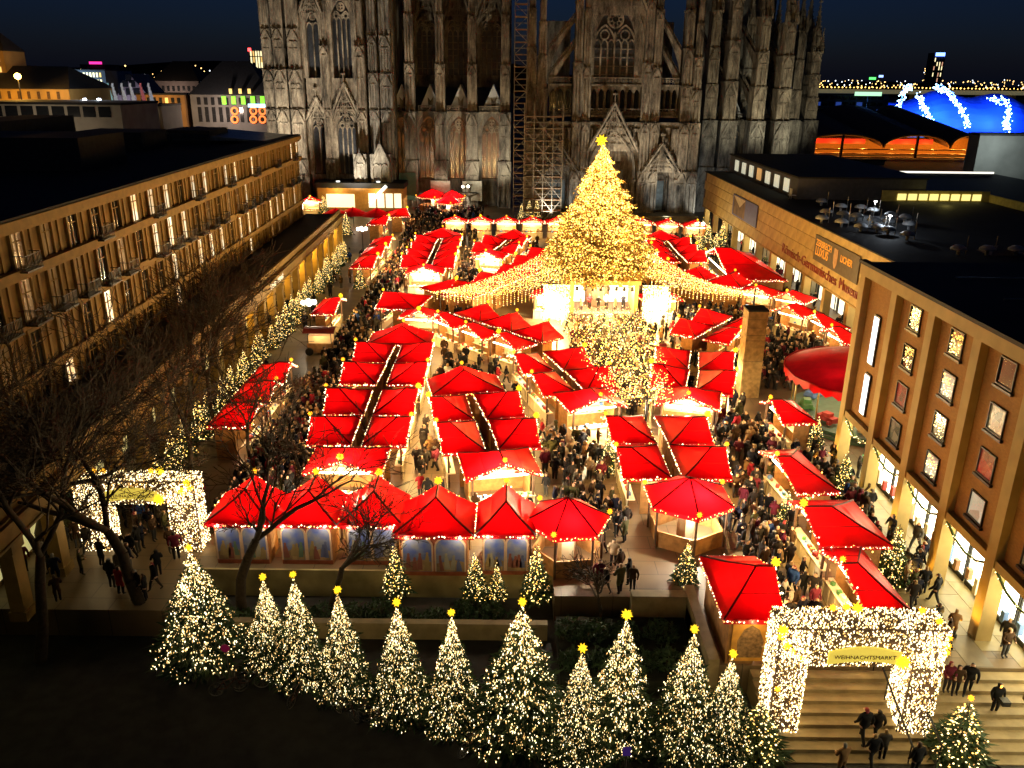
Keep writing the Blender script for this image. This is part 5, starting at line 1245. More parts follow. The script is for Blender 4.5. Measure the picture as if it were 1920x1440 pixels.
FIR = [fir_meshes(6.0, 1.8, 6500, 5200, s, br_=.0165, el=3.0, bm=[e_bulb_c, e_bulb_w, e_bulb_dim], bw=[.22, .36, .42]) for s in (1, 2, 3, 4)]
SFIR = [fir_meshes(3.0, .85, 1500, 420, s, br_=.026, el=1.3) for s in (11, 12, 13, 14)]
def fir(x, y, z, h, label, k=0, wide=1.0, small=False, star=True, group='lit fir trees', sz=1.0):
    ms = (SFIR if small else FIR)[k % 4]; h0 = 3.0 if small else 6.0
    t = thing('fir_tree', label, 'fir tree', (x, y, z), rng.uniform(0, 6), group)
    for nme, me in zip(('foliage', 'fairy_lights', 'trunk'), ms):
        o = link(nme, me, t); o.scale = (wide * h / h0, wide * h / h0, h / h0)
        if nme == 'fairy_lights': o['kind'] = 'stuff'
    if star: o = link('star', STAR_L if not small else STAR, t, (0, 0, h + .1)); o.scale = (sz * rng.uniform(.7, 1.0),) * 3; o.rotation_euler = (rng.uniform(-.3, .3), rng.uniform(0, 1), 0)
    return t
TR = [(370, 1228, 367, 1022, 1.28), (495, 1250, 508, 1077, 1.0), (560, 1270, 556, 1072, .88), (640, 1290, 639, 1101, .9), (748, 1330, 748, 1124, .96), (848, 1355, 848, 1143, .90), (970, 1370, 985, 1123, 1.25), (1088, 1410, 1088, 1210, .98), (1168, 1385, 1167, 1147, 1.0), (1290, 1405, 1292, 1174, 1.02), (1365, 1412, 1362, 1220, .95)]
NUM = ['first', 'second', 'third', 'fourth', 'fifth', 'sixth', 'seventh', 'eighth', 'ninth', 'tenth', 'eleventh']
for i, (x, y, xs, ys_, wd_) in enumerate(TR):
    b = G(x, y, -1.54); s = GY(xs, ys_, b[1])
    fir((b[0] + s[0]) / 2, b[1], -1.54, s[2] + 1.3, '%s lit fir with yellow star in the street row, counted from the bare trees' % NUM[i], i, wd_, group='row of lit firs along the street')
# small lit firs before the hotel arcade
yy = 47.5; n = 0
while yy < 124:
    fir(-22.9 - .03 * (yy - 55) + rng.uniform(-.3, .3), yy, 0, rng.uniform(2.6, 3.4), '%s small lit fir from the street in the row along the hotel arcade' % ORDN[n], n, small=True, star=False, group='small lit firs along the hotel arcade'); yy += rng.uniform(2.3, 3.0); n += 1
SF = [(1140, 885, 3.0, 'small lit fir at the corner of the short row facing the square'), (1470, 990, 2.6, 'small lit fir against the wide arcade-side stall'), (1576, 935, 3.4, 'lit fir standing by the arcade pillars'), (1668, 1090, 3.6, 'tall thin lit fir beside the magenta-tinged stall'), (1285, 1090, 2.6, 'lit fir behind the golden panel stall'), (1525, 850, 3.0, 'lit fir beside the small carousel stall'),
      (676, 540, 3.2, 'round lit fir at the end of the far hotel-side row'), (608, 404, 4.2, 'golden lit fir beside the amber pavilion'), (978, 412, 3.2, 'lit fir behind the farthest cross row, first'), (992, 408, 3.6, 'lit fir behind the farthest cross row, second'), (1006, 408, 3.8, 'lit fir behind the farthest cross row, third'),
      (1308, 485, 4.2, 'lit fir in the cluster under the museum wall, first'), (1325, 470, 4.6, 'lit fir in the cluster under the museum wall, second'), (1340, 480, 3.8, 'lit fir in the cluster under the museum wall, third'), (1352, 466, 4.4, 'lit fir in the cluster under the museum wall, fourth'), (1322, 430, 4.0, 'lit fir at the museum corner'),
      (650, 440, 4.0, 'lit fir at the far end of the hotel arcade'), (885, 590, 2.4, 'small fir between the crossing ridges and the bulbs')]
for i, (px, py, h, lab) in enumerate(SF):
    q = G(px, py, 0); fir(q[0], q[1], 0, h, lab, i, small=True, star=False, group='small lit firs among the stalls')
for i, (x, y, h, lab) in enumerate(((-6.1, 38.2, 2.7, 'lit bush between third and fourth painted stall'), (-1.85, 38.0, 2.4, 'lit bush between the fourth and fifth painted stall'), (-.7, 37.9, 1.8, 'lowest lit bush under the fifth painted stall'), (1.4, 38.0, 3.0, 'lit bush before the six-sided pavilion'))):
    fir(x, y - .2, -.9, h + .4, lab, i, .95, small=True, star=False, group='lit bushes along the retaining wall')
for i, (x, y, h, lab) in enumerate(((18.9, 27.6, 2.9, 'round lit bush beside the right pier of the gateway'), (10.4, 27.6, 2.8, 'round lit bush beside the inner pier of the gateway'))):
    o = fir(x, y, -1.54, h, lab, i, 1.7, small=True, star=(i == 0), group='lit bushes at the gateway')

# ---- the great tree
GTX, GTY = 9.6, 93.0
gt = thing('christmas_tree', 'towering golden lit christmas tree with a star on top', 'christmas tree', (GTX, GTY, 4.7))
fol, bl, tk = fir_meshes(14.2, 7.5, 26000, 19000, 77, needle=m_needle_lit, bm=[e_bulb_g, e_bulb_w, e_bulb_dim], bw=[.66, .09, .25], br_=.05, tiers=14, el=1.1)
link('foliage', fol, gt); stuff(link('fairy_lights', bl, gt)); link('trunk', tk, gt)
o = link('star', STAR_L, gt, (-.25, 0, 14.3)); o.scale = (2.6,) * 3; o.rotation_euler = (0, .15, 0)
for i in range(34):
    t_ = (i + .5) / 34; a = i * 2.4; r = 6.5 * (1 - t_) ** .92 + .5
    lamp(gt, (r * math.cos(a), r * math.sin(a), .9 + 12.5 * t_), 420 * (1 - .5 * t_), (1, .54, .12), .10)
MB().lathe(0, 0, [(1.4, -4.7), (1.4, -.6), (.5, .2)], 12).build('tree_stand', m_wood_dark, gt)
# ---- stage beneath the tree
sg = thing('stage', 'bright white concert stage under the great tree', 'stage', (9.95, 88.4, 0))
MB().box(-3.6, 3.6, 0, 6, 0, 1.0).build('deck', m_wood_dark, sg)
MB().box(-3.4, 3.4, 5.5, 5.6, 1.0, 4.2).build('back_panel', emat('stage_screen', (1, .88, .66), 3.0), sg)
for s in (-1, 1): MB().box(s * 3.5 - .2, s * 3.5 + .2, 0, 5.6, 1.0, 4.3).build('side_panel', m_wood, sg)
MB().box(-3.9, 3.9, -.3, 6, 4.302, 4.75).build('roof', mat('stage_roof', (.55, .22, .06), rough=.6, var=.4), sg)
tr_ = MB()
for z in (4.0, 4.2): tr_.tube((-3.3, .1, z), (3.3, .1, z), .05)
tr_.build('truss', m_metal, sg)
for k in range(8): MB().tube((-3.0 + k * .86, .1, 3.95), (-3.0 + k * .86, .25, 3.6), .16, .2, 8).build('spotlight', m_metal, sg)
for k in range(5): MB().box(-1.1, 1.1, -.35 * (k + 1), -.35 * k - .002, 0, .98 - .19 * k).build('step', mat('stage_step', (.5, .4, .2)), sg)
for k in range(3): lamp(sg, (-2 + k * 2, 1.6, 3.9), 3500, (1, .80, .42), .15)
for s in (-1, 1): MB().cbox((s * 3.0, -.5, .6), (.6, .6, 1.2)).build('loudspeaker', m_metal, sg)
# ---- hanging nets of bulbs
def light_net(label, S0, S1, tip, spread, n, step, drops=0, sag=.9):
    t = thing('light_net', label, 'light net', (tip[0], tip[1], 0)); o0 = np.array([tip[0], tip[1], 0]); S0, S1, tip = map(lambda p: np.array(p, float), (S0, S1, tip))
    MB().tube((0, 0, 0), (0, 0, tip[2] + .3), .09).build('mast', m_metal, t); c = MB(); P = []; rg = np.random.RandomState(n)
    for k in range(n):
        f = k / (n - 1); s = S0 + (S1 - S0) * f; e = tip + spread * np.array([(f - .5) * 2 * .9, (f - .5) * .4, 0]); L = np.linalg.norm(e - s); m = int(L / step)
        q = [s + (e - s) * (i / m) - np.array([0, 0, 4 * sag * (i / m) * (1 - i / m)]) for i in range(m + 1)]
        P += [p + rg.normal(0, .05 if drops else .28, 3) for p in q if drops or rg.rand() < .6]
        c.path([tuple(p - o0) for p in q[::6] + [q[-1]]], .012, 3)
        if drops and k in (0, n // 2, n - 1):
            for i in range(2, m, 2):
                ln = rg.uniform(.7, 1.0) * drops * (1 - .5 * i / m)
                P += [q[i] - np.array([0, 0, z]) for z in np.arange(.15, ln, .2)]
    c.build('cables', m_metal, t)
    stuff(link('bulbs', bulbs('bulbs', np.array(P) - o0, .045, [e_bulb_g, e_bulb_w, e_bulb_dim], 1.0, n, [.45, .3, .25]), t))
light_net('sloping net of hanging bulbs from the tree to the hotel side mast', (5.6, 95.5, 7.6), (5.6, 87.2, 5.4), (-7.5, 83.3, 4.5), 1.0, 20, .2, drops=2.0)
light_net('sloping net of hanging bulbs from the tree to the museum side mast', (14.4, 95.5, 7.6), (14.4, 87.2, 5.4), (25.2, 84.7, 4.5), 1.0, 22, .2, drops=1.2)
light_net('wide net of bulbs above the crowd before the stage', (4.2, 79.5, 3.6), (13.6, 80.5, 3.6), (9.4, 54.0, 4.2), 1.9, 36, .36, sag=.5)
for i in range(10):
    lamp(sg, (-4 + i * .9, -5 - (i % 4) * 5, 3.9), 1500, (1, .52, .10), .08)
# ---- curtains of bulbs on both sides of the stage
for s_, lab in ((-1, 'dazzling curtain of bulbs on the hotel side of the stage'), (1, 'dazzling curtain of bulbs on the museum side of the stage')):
    t = thing('light_curtain', lab, 'light curtain', (9.95 + s_ * 5.3, 86.6, 0)); rg = np.random.RandomState(9 + s_); P = []
    for sx_ in (-1.4, 1.4): MB().tube((sx_, 0, 0), (sx_, 0, 4.7), .06).build('post', m_metal, t)
    MB().tube((-1.4, 0, 4.7), (1.4, 0, 4.7), .05).build('crossbar', m_metal, t)
    for k in range(26):
        x = -1.4 + 2.8 * k / 25; ln = rg.uniform(3.0, 4.4); P += [(x + rg.normal(0, .03), rg.normal(0, .08), 4.65 - z) for z in np.arange(.05, ln, .16)]
    stuff(link('bulbs', bulbs('bulbs', P, .06, [e_bulb_c, e_bulb_g], 1.0, 4, [.6, .4]), t))
    lamp(t, (0, -.9, 2.4), 2600, (1, .72, .30), .3); lamp(t, (0, .9, 3.2), 1500, (1, .72, .30), .3)
# ---- lit gateways
def gateway(cx, cy_, z0, W, Dp, Ht, pier_w, beam, label, nb, stars, text=None):
    t = thing('light_gateway', label, 'gateway', (cx, cy_, z0)); hw, hd = W / 2, Dp / 2
    for s in (-1, 1):
        MB().box(s * hw - (pier_w if s > 0 else 0), s * hw + (pier_w if s < 0 else 0), -hd, hd, 0, Ht - beam).build('pier', m_wood_dark, t)
    MB().box(-hw, hw, -hd, hd, Ht - beam + .002, Ht).build('beam', m_wood_dark, t)
    rg = np.random.RandomState(nb); P = []
    faces = [(('x', -hw, -hw + pier_w), -hd - .05, 0, Ht), (('x', hw - pier_w, hw), -hd - .05, 0, Ht), (('x', -hw, hw), -hd - .05, Ht - beam, Ht)]
    areas = [pier_w * Ht, pier_w * Ht, W * beam, W * Dp, Dp * Ht, Dp * Ht, Dp * Ht, Dp * Ht]; tot = sum(areas)
    for i, a in enumerate(areas):
        m = int(nb * a / tot); u, v = rg.rand(m), rg.rand(m)
        if i < 3: (ax_, a0, a1), yv, za_, zb_ = faces[i]; P += list(np.stack([a0 + (a1 - a0) * u, np.full(m, yv) - .06 * rg.rand(m), za_ + (zb_ - za_) * v], 1))
        elif i == 3: P += list(np.stack([-hw + W * u, -hd + Dp * v, np.full(m, Ht + .06)], 1))
        else:
            xs_ = (-hw - .05, hw + .05, -hw + pier_w + .05, hw - pier_w - .05)[i - 4]; P += list(np.stack([np.full(m, xs_), -hd + Dp * u, (Ht - (beam if i > 5 else 0)) * v], 1))
    stuff(link('fairy_lights', bulbs('fairy_lights', P, .024, [e_bulb_c, e_bulb_w, e_bulb_dim], 1.8, nb, [.45, .25, .3], tilt=.4), t))
    for (fx, fy, fz) in stars:
        o = link('star', STAR if rng.random() < .6 else STAR_L, t, (fx * hw, fy * hd, fz * Ht)); o.rotation_euler = (rng.random(), rng.random(), 0)
    sg_ = MB(); n_ = 10; sw = W * .215
    top = [(-sw + 2 * sw * i / n_, Ht - beam + .85 + .25 * math.sin(PI * i / n_)) for i in range(n_ + 1)]; bot = [(-sw + 2 * sw * i / n_, Ht - beam + .25 + .18 * math.sin(PI * i / n_)) for i in range(n_ + 1)]
    sg_.yprism(bot + top[::-1], -hd - .3, -hd - .2); so_ = sg_.build('sign', emat('gate_sign', (1, .72, .10), .7), t)
    if text: text_obj(text, .26, m_wood_dark, so_, (0, -hd - .32, Ht - beam + .55), (R(90), 0, 0), .01, align='CENTER')
    o = link('star', STAR_L, t, (sw * 1.05, -hd - .35, Ht - beam + .45)); o.scale = (1.3,) * 3
    for s in (-1, 1): lamp(t, (s * (hw - pier_w / 2), -hd - .8, Ht * .55), 25, (1, .75, .35), .1); lamp(t, (s * (hw - pier_w) * .5, 0, Ht - beam - .3), 60 if text and cx > 0 else 8, (1, .66, .25), .1)
    return t
gateway(14.55, 29.2, -1.3, 6.9, 1.5, 5.4, 1.25, 1.75, 'brilliant gateway of white lights over the stone steps', 7600,
        [(-.98, -1, .99), (-1.0, -1, .93), (-.92, -1, .86), (-.84, -1, .80), (-.7, -1, .74), (-.95, -1, .45), (-.28, .6, 1.04), (-.12, .6, 1.05), (.02, .6, 1.04), (.8, .5, 1.03), (.92, -.4, 1.02), (.99, -1, .94), (1.0, -1, .86), (1.0, -1, .80)], 'WEIHNACHTSMARKT')
gateway(-20.6, 41.2, 0, 6.6, 1.3, 4.3, 1.5, 1.35, 'gateway of white lights half hidden by bare branches', 5000,
        [(-.98, -1, .98), (-.75, .5, 1.03), (-.6, .5, 1.04), (.2, .5, 1.04), (.35, .5, 1.04), (.9, -1, 1.0), (.95, -1, .93), (.8, -1, .88)], 'WEIHNACHTSMARKT')
# ---- carousel
cr = thing('carousel', 'large round carousel under a domed red canopy', 'carousel', (27.9, 61.3, 0)); FOOT.append((27.9, 61.3, 0, 6.3, 6.3))
cn = MB().lathe(0, 0, [(6.35, 3.95), (5.4, 4.3), (4.0, 4.65), (2.2, 4.95), (.0, 5.1)], 40).build('canopy', m_reddark, cr, smooth=True)
v = MB(); n = 40
for i in range(n):
    a0, a1 = 2 * PI * i / n, 2 * PI * (i + 1) / n; am = (a0 + a1) / 2
    v.add([(6.36 * math.cos(a0), 6.36 * math.sin(a0), 3.95), (6.36 * math.cos(a1), 6.36 * math.sin(a1), 3.95), (6.4 * math.cos(a1), 6.4 * math.sin(a1), 3.55), (6.4 * math.cos(am), 6.4 * math.sin(am), 3.3), (6.4 * math.cos(a0), 6.4 * math.sin(a0), 3.55)], [(0, 1, 2, 3, 4)])
v.build('valance', m_red, cn); MB().path([(6.42 * math.cos(2 * PI * i / 60), 6.42 * math.sin(2 * PI * i / 60), 3.97 + .05 * math.sin(i * 1.5)) for i in range(60)], .06, 4, True).build('piping', m_red, cn)
MB().lathe(0, 0, [(6.0, 0), (6.0, .25), (5.7, .25), (5.7, .5), (0, .5)], 40).build('platform', mat('carousel_deck', (.12, .22, .16), rough=.5), cr)
MB().lathe(0, 0, [(1.6, .5), (1.6, 3.4), (2.6, 4.2)], 16).build('drum', e_yel, cr)
for i in range(12): a = 2 * PI * i / 12; MB().tube((5.6 * math.cos(a), 5.6 * math.sin(a), .5), (5.6 * math.cos(a), 5.6 * math.sin(a), 4.0), .06).build('pole', mat('brass_pole', (.6, .42, .15), rough=.3, metal=.8), cr)
for i in range(9):
    a = 2 * PI * i / 9 + .2; c_, s_ = math.cos(a), math.sin(a); b = MB(); x, y = 4.4 * c_, 4.4 * s_
    b.cbox((x, y, .95), (.7, 1.5, .35), a); b.cbox((x - .0, y, 1.25), (.55, .7, .3), a)
    for dx, dy in ((-.35, -.5), (.35, -.5), (-.35, .5), (.35, .5)):
        wx, wy = x + dx * c_ - dy * s_, y + dx * s_ + dy * c_; b.lathe(wx, wy, [(.0, .95), (.2, .9), (.24, .78), (.2, .65), (0, .6)], 8)
    b.build('toy_car', m_goods[i % 5], cr)
for i in range(5): a = i * 1.256; lamp(cr, (4.0 * math.cos(a), 4.0 * math.sin(a), 3.3), 260, (1, .82, .5), .12)
# ---- brick column with dark bands
bc = thing('brick_column', 'tall square stone column with dark bands beside the stalls', 'column', (20.0, 66.4, 0)); FOOT.append((20, 66.4, 0, 1.2, 1.2))
m_col = mat('column_stone', (.34, .22, .08), rough=.8, var=.45, scale=2.5, bump=.3)
for k, (z0, z1) in enumerate(((0, 3.2), (3.24, 5.0), (5.04, 5.45), (5.49, 6.1), (6.14, 6.8), (6.84, 7.5))): MB().box(-.8, .8, -.8, .8, z0, z1).build('stone_drum', m_col, bc)
for z in (3.2, 5.0, 5.45, 6.1, 6.8): MB().box(-.76, .76, -.76, .76, z, z + .04).build('joint', m_dark, bc)
MB().box(-.85, .85, -.85, .85, 7.502, 7.62).build('cap', m_dark, bc)
lamp(bc, (-1.9, -1.0, .6), 260, (1, .85, .55), .1)
# ---- globe street lamps
def globe_lamp(x, y, h, n, label, power=650):
    t = thing('street_lamp', label, 'street lamp', (x, y, 0), group='globe street lamps')
    MB().tube((0, 0, 0), (0, 0, h), .07, .05).build('post', m_metal, t)
    for k in range(n):
        a = 2 * PI * k / n + .3; q = (.55 * math.cos(a), .55 * math.sin(a), h + .1)
        MB().tube((0, 0, h - .3), (q[0], q[1], q[2] - .2), .03).build('arm', m_metal, t)
        MB().lathe(q[0], q[1], [(0, q[2] + .28), (.2, q[2] + .2), (.28, q[2]), (.2, q[2] - .2), (0, q[2] - .28)], 10).build('globe', e_globe, t, smooth=True)
    lamp(t, (0, 0, h + .6), power, (1, .86, .6), .2)
globe_lamp(-21.0, 83.2, 3.2, 4, 'cluster of white globe lamps beside the lone red stall')
globe_lamp(-22.0, 121, 4.4, 4, 'globe lamps on a post at the far hotel-side row')
globe_lamp(-9.6, 168, 5.0, 2, 'twin globe lamps before the cathedral aisle')
globe_lamp(28.5, 128, 4.5, 2, 'twin lamps beside the fir cluster at the museum', 300)
# ---- fountain and food cart
ft = thing('fountain', 'small stone bowl fountain under the cathedral wall', 'fountain', (-9.2, 173, 0))
MB().lathe(0, 0, [(1.6, 0), (1.6, .6), (.5, .6), (.35, 2.5), (1.7, 3.0), (1.8, 3.3), (.25, 3.2), (.2, 4.6), (.7, 4.8), (.7, 5.0), (0, 5.0)], 14).build('bowl', m_st2, ft, smooth=True)
ct = thing('food_cart', 'small dark red food cart with lit glass case', 'food cart', (-18.4, 76.5, 0)); FOOT.append((-18.4, 76.5, 0, 1.6, 1.2))
MB().box(-1.2, 1.2, -.7, .7, .3, 1.2).build('body', m_wood, ct); MB().box(-1.1, 1.1, -.6, .6, 1.2, 1.9).build('glass_case', e_win2, ct)
cc = MB(); [cc.add([(-1.5, -1.1 + k * .37, 2.3 + .35 * math.sin(PI * k / 6)), (1.5, -1.1 + k * .37, 2.3 + .35 * math.sin(PI * k / 6)), (1.5, -1.1 + (k + 1) * .37, 2.3 + .35 * math.sin(PI * (k + 1) / 6)), (-1.5, -1.1 + (k + 1) * .37, 2.3 + .35 * math.sin(PI * (k + 1) / 6))], [(0, 1, 2, 3)]) for k in range(6)]; cc.build('awning', mat('cart_awning', (.35, .05, .04), rough=.5), ct)
for s in (-1, 1):
    MB().tube((s * 1.1, -.6, 1.2), (s * 1.1, -.6, 2.4), .04).build('post', m_metal, ct); MB().lathe(0, 0, [(.0, -.06), (.4, -.05), (.4, .05), (0, .06)], 12).build('wheel', m_metal, ct, loc=(s * 1.0, -.8, .4)).rotation_euler = (R(90), 0, 0)
lamp(ct, (0, -1.2, 2.1), 60, (1, .8, .5), .08)
# ================================================================ PEOPLE
def person_mesh(pose, seed, hi=True, hood=False, dress=False):
    rg = random.Random(seed); st = {'stand': (0, 0, .1), 'walk': (.30, .22, .5), 'lean': (.06, 0, .9), 'talk': (.02, 0, .8)}[pose]; sp, bend, arm = st
    V = []; E_ = []; Rr = []
    def v(p, r): V.append(p); Rr.append(r); return len(V) - 1
    pel = v((0, 0, .92), (.165, .13)); wa = v((0, .0, 1.08), (.17, .13)); chs = v((0, .01, 1.30), (.20, .145)); nk = v((0, .01, 1.46), (.075, .075)); hd = v((0, .03, 1.60), (.095, .108)); tp = v((0, .03, 1.70), (.075, .085))
    E_ += [(pel, wa), (wa, chs), (chs, nk), (nk, hd), (hd, tp)]
    for s in (-1, 1):
        ph = s * sp
        hip = v((s * .09, 0, .86), (.10, .10)); kn = v((s * .10, ph * .5 + .03, .48), (.07, .075)); an = v((s * .10, ph * .9 - .02, .10), (.05, .055)); toe = v((s * .11, ph * .9 + .13, .05), (.05, .04))
        E_ += [(pel, hip), (hip, kn), (kn, an), (an, toe)]
        sh = v((s * .21, 0, 1.38), (.085, .085)); a2 = arm * (1 if pose != 'walk' else -s * .9)
        el = v((s * .29, -.03 + a2 * .10, 1.12), (.062, .062)); wr = v((s * (.27 - (.1 if arm > .6 else 0)), .08 + a2 * .22, (.90 if arm < .6 else 1.06)), (.045, .045)); ha = v((s * (.26 - (.12 if arm > .6 else 0)), .11 + a2 * .27, (.80 if arm < .6 else 1.08)), (.04, .03))
        E_ += [(chs, sh), (sh, el), (el, wr), (wr, ha)]
    me = bpy.data.meshes.new('p'); me.from_pydata(V, E_, []); ob = bpy.data.objects.new('p', me); COL.objects.link(ob)
    m = ob.modifiers.new('s', 'SKIN'); m.use_smooth_shade = True
    for i, sv in enumerate(me.skin_vertices[0].data): sv.radius = Rr[i]; sv.use_root = (i == 0)
    if hi: s2 = ob.modifiers.new('u', 'SUBSURF'); s2.levels = 1; s2.render_levels = 1
    dg = bpy.context.evaluated_depsgraph_get(); r = bpy.data.meshes.new_from_object(ob.evaluated_get(dg)); bpy.data.objects.remove(ob); r.name = 'person'
    hem = .55 if dress else .78
    co = np.empty(len(r.vertices) * 3); r.vertices.foreach_get('co', co); co = co.reshape(-1, 3)
    # widen the coat skirt so the clothing hangs over the hips
    z = co[:, 2]; k = np.clip(1 - np.abs(z - hem - .1) / .22, 0, 1) * (np.abs(co[:, 0]) < .2); co[:, 0] *= 1 + .18 * k; co[:, 1] *= 1 + .2 * k
    if hood: hk = (z > 1.47) & (co[:, 1] < .04); co[hk, 0] *= 1.25; co[hk, 1] -= .03
    r.vertices.foreach_set('co', co.ravel()); mi = []
    for p in r.polygons:
        c = p.center
        if c.z < .10: q = 4
        elif c.z < hem and abs(c.x) < .2: q = 1
        elif c.z > 1.66: q = 3
        elif c.z > 1.49: q = 2 if c.y > .045 and not (hood and c.z > 1.66) else (0 if hood else 3)
        elif abs(c.x) > .14 and c.z < (.86 if arm < .6 else 0): q = 2
        elif arm > .6 and c.y > .27: q = 2
        else: q = 0
        mi.append(q)
    r.materials.clear()
    for _ in range(5): r.materials.append(None)
    r.polygons.foreach_set('material_index', mi); r.polygons.foreach_set('use_smooth', [True] * len(mi))
    return r
COATS = [('black', (.012, .012, .014)), ('charcoal', (.024, .020, .018)), ('navy', (.010, .012, .028)), ('dark brown', (.045, .024, .012)), ('blue', (.03, .08, .30)), ('red', (.35, .02, .03)), ('beige', (.38, .28, .18)), ('olive', (.06, .06, .025)), ('white', (.6, .58, .55)), ('wine', (.10, .012, .025)), ('grey', (.09, .08, .07)), ('tan', (.22, .12, .05))]
m_coat = [mat('coat_' + n.replace(' ', '_'), c, rough=.9, var=.2, scale=8, spec=.15) for n, c in COATS]
m_legs = [mat('jeans', (.016, .016, .02), rough=.9, spec=.15), mat('black_trousers', (.012, .012, .013), rough=.85), mat('grey_trousers', (.05, .05, .05), rough=.85)]
m_skin = mat('skin', (.50, .29, .19), rough=.55, var=.1); m_hair = [mat('hair_dark', (.015, .01, .008), rough=.6), mat('hair_brown', (.06, .03, .015), rough=.6), mat('hair_blond', (.32, .2, .08), rough=.6), mat('knit_hat', (.25, .03, .04), rough=.9), mat('knit_hat_grey', (.2, .2, .2), rough=.9)]
m_shoe = mat('shoes', (.015, .012, .01), rough=.5)
POSE = ['stand', 'walk', 'lean', 'talk']
PM = [person_mesh(POSE[i % 4], i, True, hood=(i % 3 == 0), dress=(i % 5 == 2)) for i in range(10)]
PL = [person_mesh(POSE[i % 4], 50 + i, False, hood=(i % 2 == 0)) for i in range(4)]
PVERB = {'stand': 'standing', 'walk': 'walking', 'lean': 'leaning', 'talk': 'gesturing'}
def in_foot(x, y, pad=.35):
    for (cx, cy_, rz, hw, hd) in FOOT:
        dx, dy = x - cx, y - cy_; c, s = math.cos(-rz), math.sin(-rz)
        if abs(dx * c - dy * s) < hw - .1 + pad * .4 and abs(dx * s + dy * c) < hd - .15 + pad * .4: return True
    return False
PLACED = []
def free(x, y, d=.55):
    return all((x - a) ** 2 + (y - b) ** 2 > d * d for a, b in PLACED[-400:])
rp = random.Random(5)
SEEN = {}
def person(x, y, z, rz, where, k=None, coat=None):
    k = rp.randrange(len(PM)) if k is None else k; c = rp.choices(range(len(COATS)), [40, 18, 10, 14, 2, 3, 4, 5, 1, 5, 3, 4])[0] if coat is None else coat
    o = link('person', PM[k], None, (x, y, z), rz); s = rp.uniform(.93, 1.07); o.scale = (s * rp.uniform(.95, 1.12), s * rp.uniform(.95, 1.15), s)
    hi_ = rp.choices(range(5), [4, 3, 2, 1, 1])[0]
    for i, m_ in enumerate((m_coat[c], rp.choice(m_legs), m_skin, m_hair[hi_], m_shoe)):
        o.material_slots[i].link = 'OBJECT'; o.material_slots[i].material = m_
    hd = ('dark-haired', 'brown-haired', 'blond', 'red-hatted', 'grey-hatted')[hi_] + (' hooded person' if k % 3 == 0 else ' person')
    tag(o, '%s in %s coat %s %s' % (hd, COATS[c][0], PVERB[POSE[k % 4]], where), 'person', 'visitors of the market'); PLACED.append((x, y)); return o
# hand-placed people near the steps and the arcade
for px, py, z, rz, k, c, wh in ((1716, 1080, 0, 3.3, 1, 0, 'alone on the arcade pavement'), (1724, 1066, 0, 3.1, 5, 2, 'close behind the lone arcade walker'), (1752, 1188, 0, .6, 4, 0, 'beside the gateway shoulder'), (1783, 1198, 0, -.4, 7, 11, 'with a companion above the wide steps'), (1812, 1300, -.4, 2.6, 5, 0, 'first of the group on the wide steps'), (1788, 1303, -.4, 2.9, 6, 3, 'second of the group on the wide steps'), (1772, 1297, -.3, 3.0, 3, 9, 'third of the group on the wide steps'), (1862, 1338, -.9, 3.1, 0, 0, 'alone on the wide steps'),
                             (1615, 1392, -1.3, .2, 5, 0, 'climbing the gateway steps'), (1640, 1388, -1.3, .0, 9, 1, 'climbing the gateway steps beside a companion'), (1632, 1436, -1.54, .1, 1, 0, 'at the foot of the gateway steps'), (1652, 1425, -1.54, -.1, 7, 10, 'at the foot of the gateway steps in pale scarf'), (1575, 1455, -1.54, .3, 2, 11, 'half cut off below the gateway'), (1712, 1458, -1.54, .2, 4, 0, 'half cut off by the stair parapet')):
    q = G(px, py, z); person(q[0], q[1], z, rz, wh, k, c)
REG = [(-17.4, -14.0, 42.5, 66, 300, 'in the dense crowd before the long row'), (-17.3, -14.0, 66, 101, 150, 'on the hotel-side lane'), (-17.2, -14.4, 101, 136, 190, 'in the far hotel-side lane'), (-19, -6, 132, 168, 230, 'in the far crowd under the cathedral'), (-6.6, -4.2, 44, 76, 34, 'in the bright lane beside the long row'), (-6.0, 1.0, 63, 72, 24, 'behind the tilted middle row'), (2.2, 6.4, 43, 57, 56, 'in the square beside the middle row'), (-7.5, -4.2, 76, 124, 90, 'in the lane behind the crossing ridges'), (5.5, 13.5, 61, 86, 150, 'under the hanging bulbs'), (14, 21.5, 40, 60, 120, 'on the arcade-side lane'), (19, 31, 67, 92, 230, 'in the crowd beyond the carousel'), (-17, 14, 42.7, 44.6, 48, 'behind the painted front row'), (12.7, 15.6, 31.6, 43, 46, 'in the lane above the gateway'),
       (19.6, 23.7, 32, 53, 34, 'under the shop arcade'), (33.2, 36.6, 86, 142, 60, 'under the museum overhang'), (-27.5, -18, 35.5, 47, 60, 'around the dark gateway'), (-28, -21, 47, 120, 40, 'by the hotel arcade'), (-2, 4, 102, 136, 50, 'in the far lanes by the tree'), (13.5, 19, 60, 104, 60, 'in the lane right of the stage'), (25.5, 33, 92, 140, 46, 'around the marquee'), (4.6, 6.6, 36.8, 43, 12, 'beside the six-sided pavilion')]
CAND = []
for (x0, x1, y0, y1, n, wh) in REG:
    k = 0; tries = 0
    while k < n and tries < n * 12:
        tries += 1; x, y = rp.uniform(x0, x1), rp.uniform(y0, y1)
        if in_foot(x, y) or not free(x, y, .5): continue
        if x > 2.3 and y < 36.6 and x < 9.4: continue
        CAND.append((x, y, wh)); PLACED.append((x, y)); k += 1
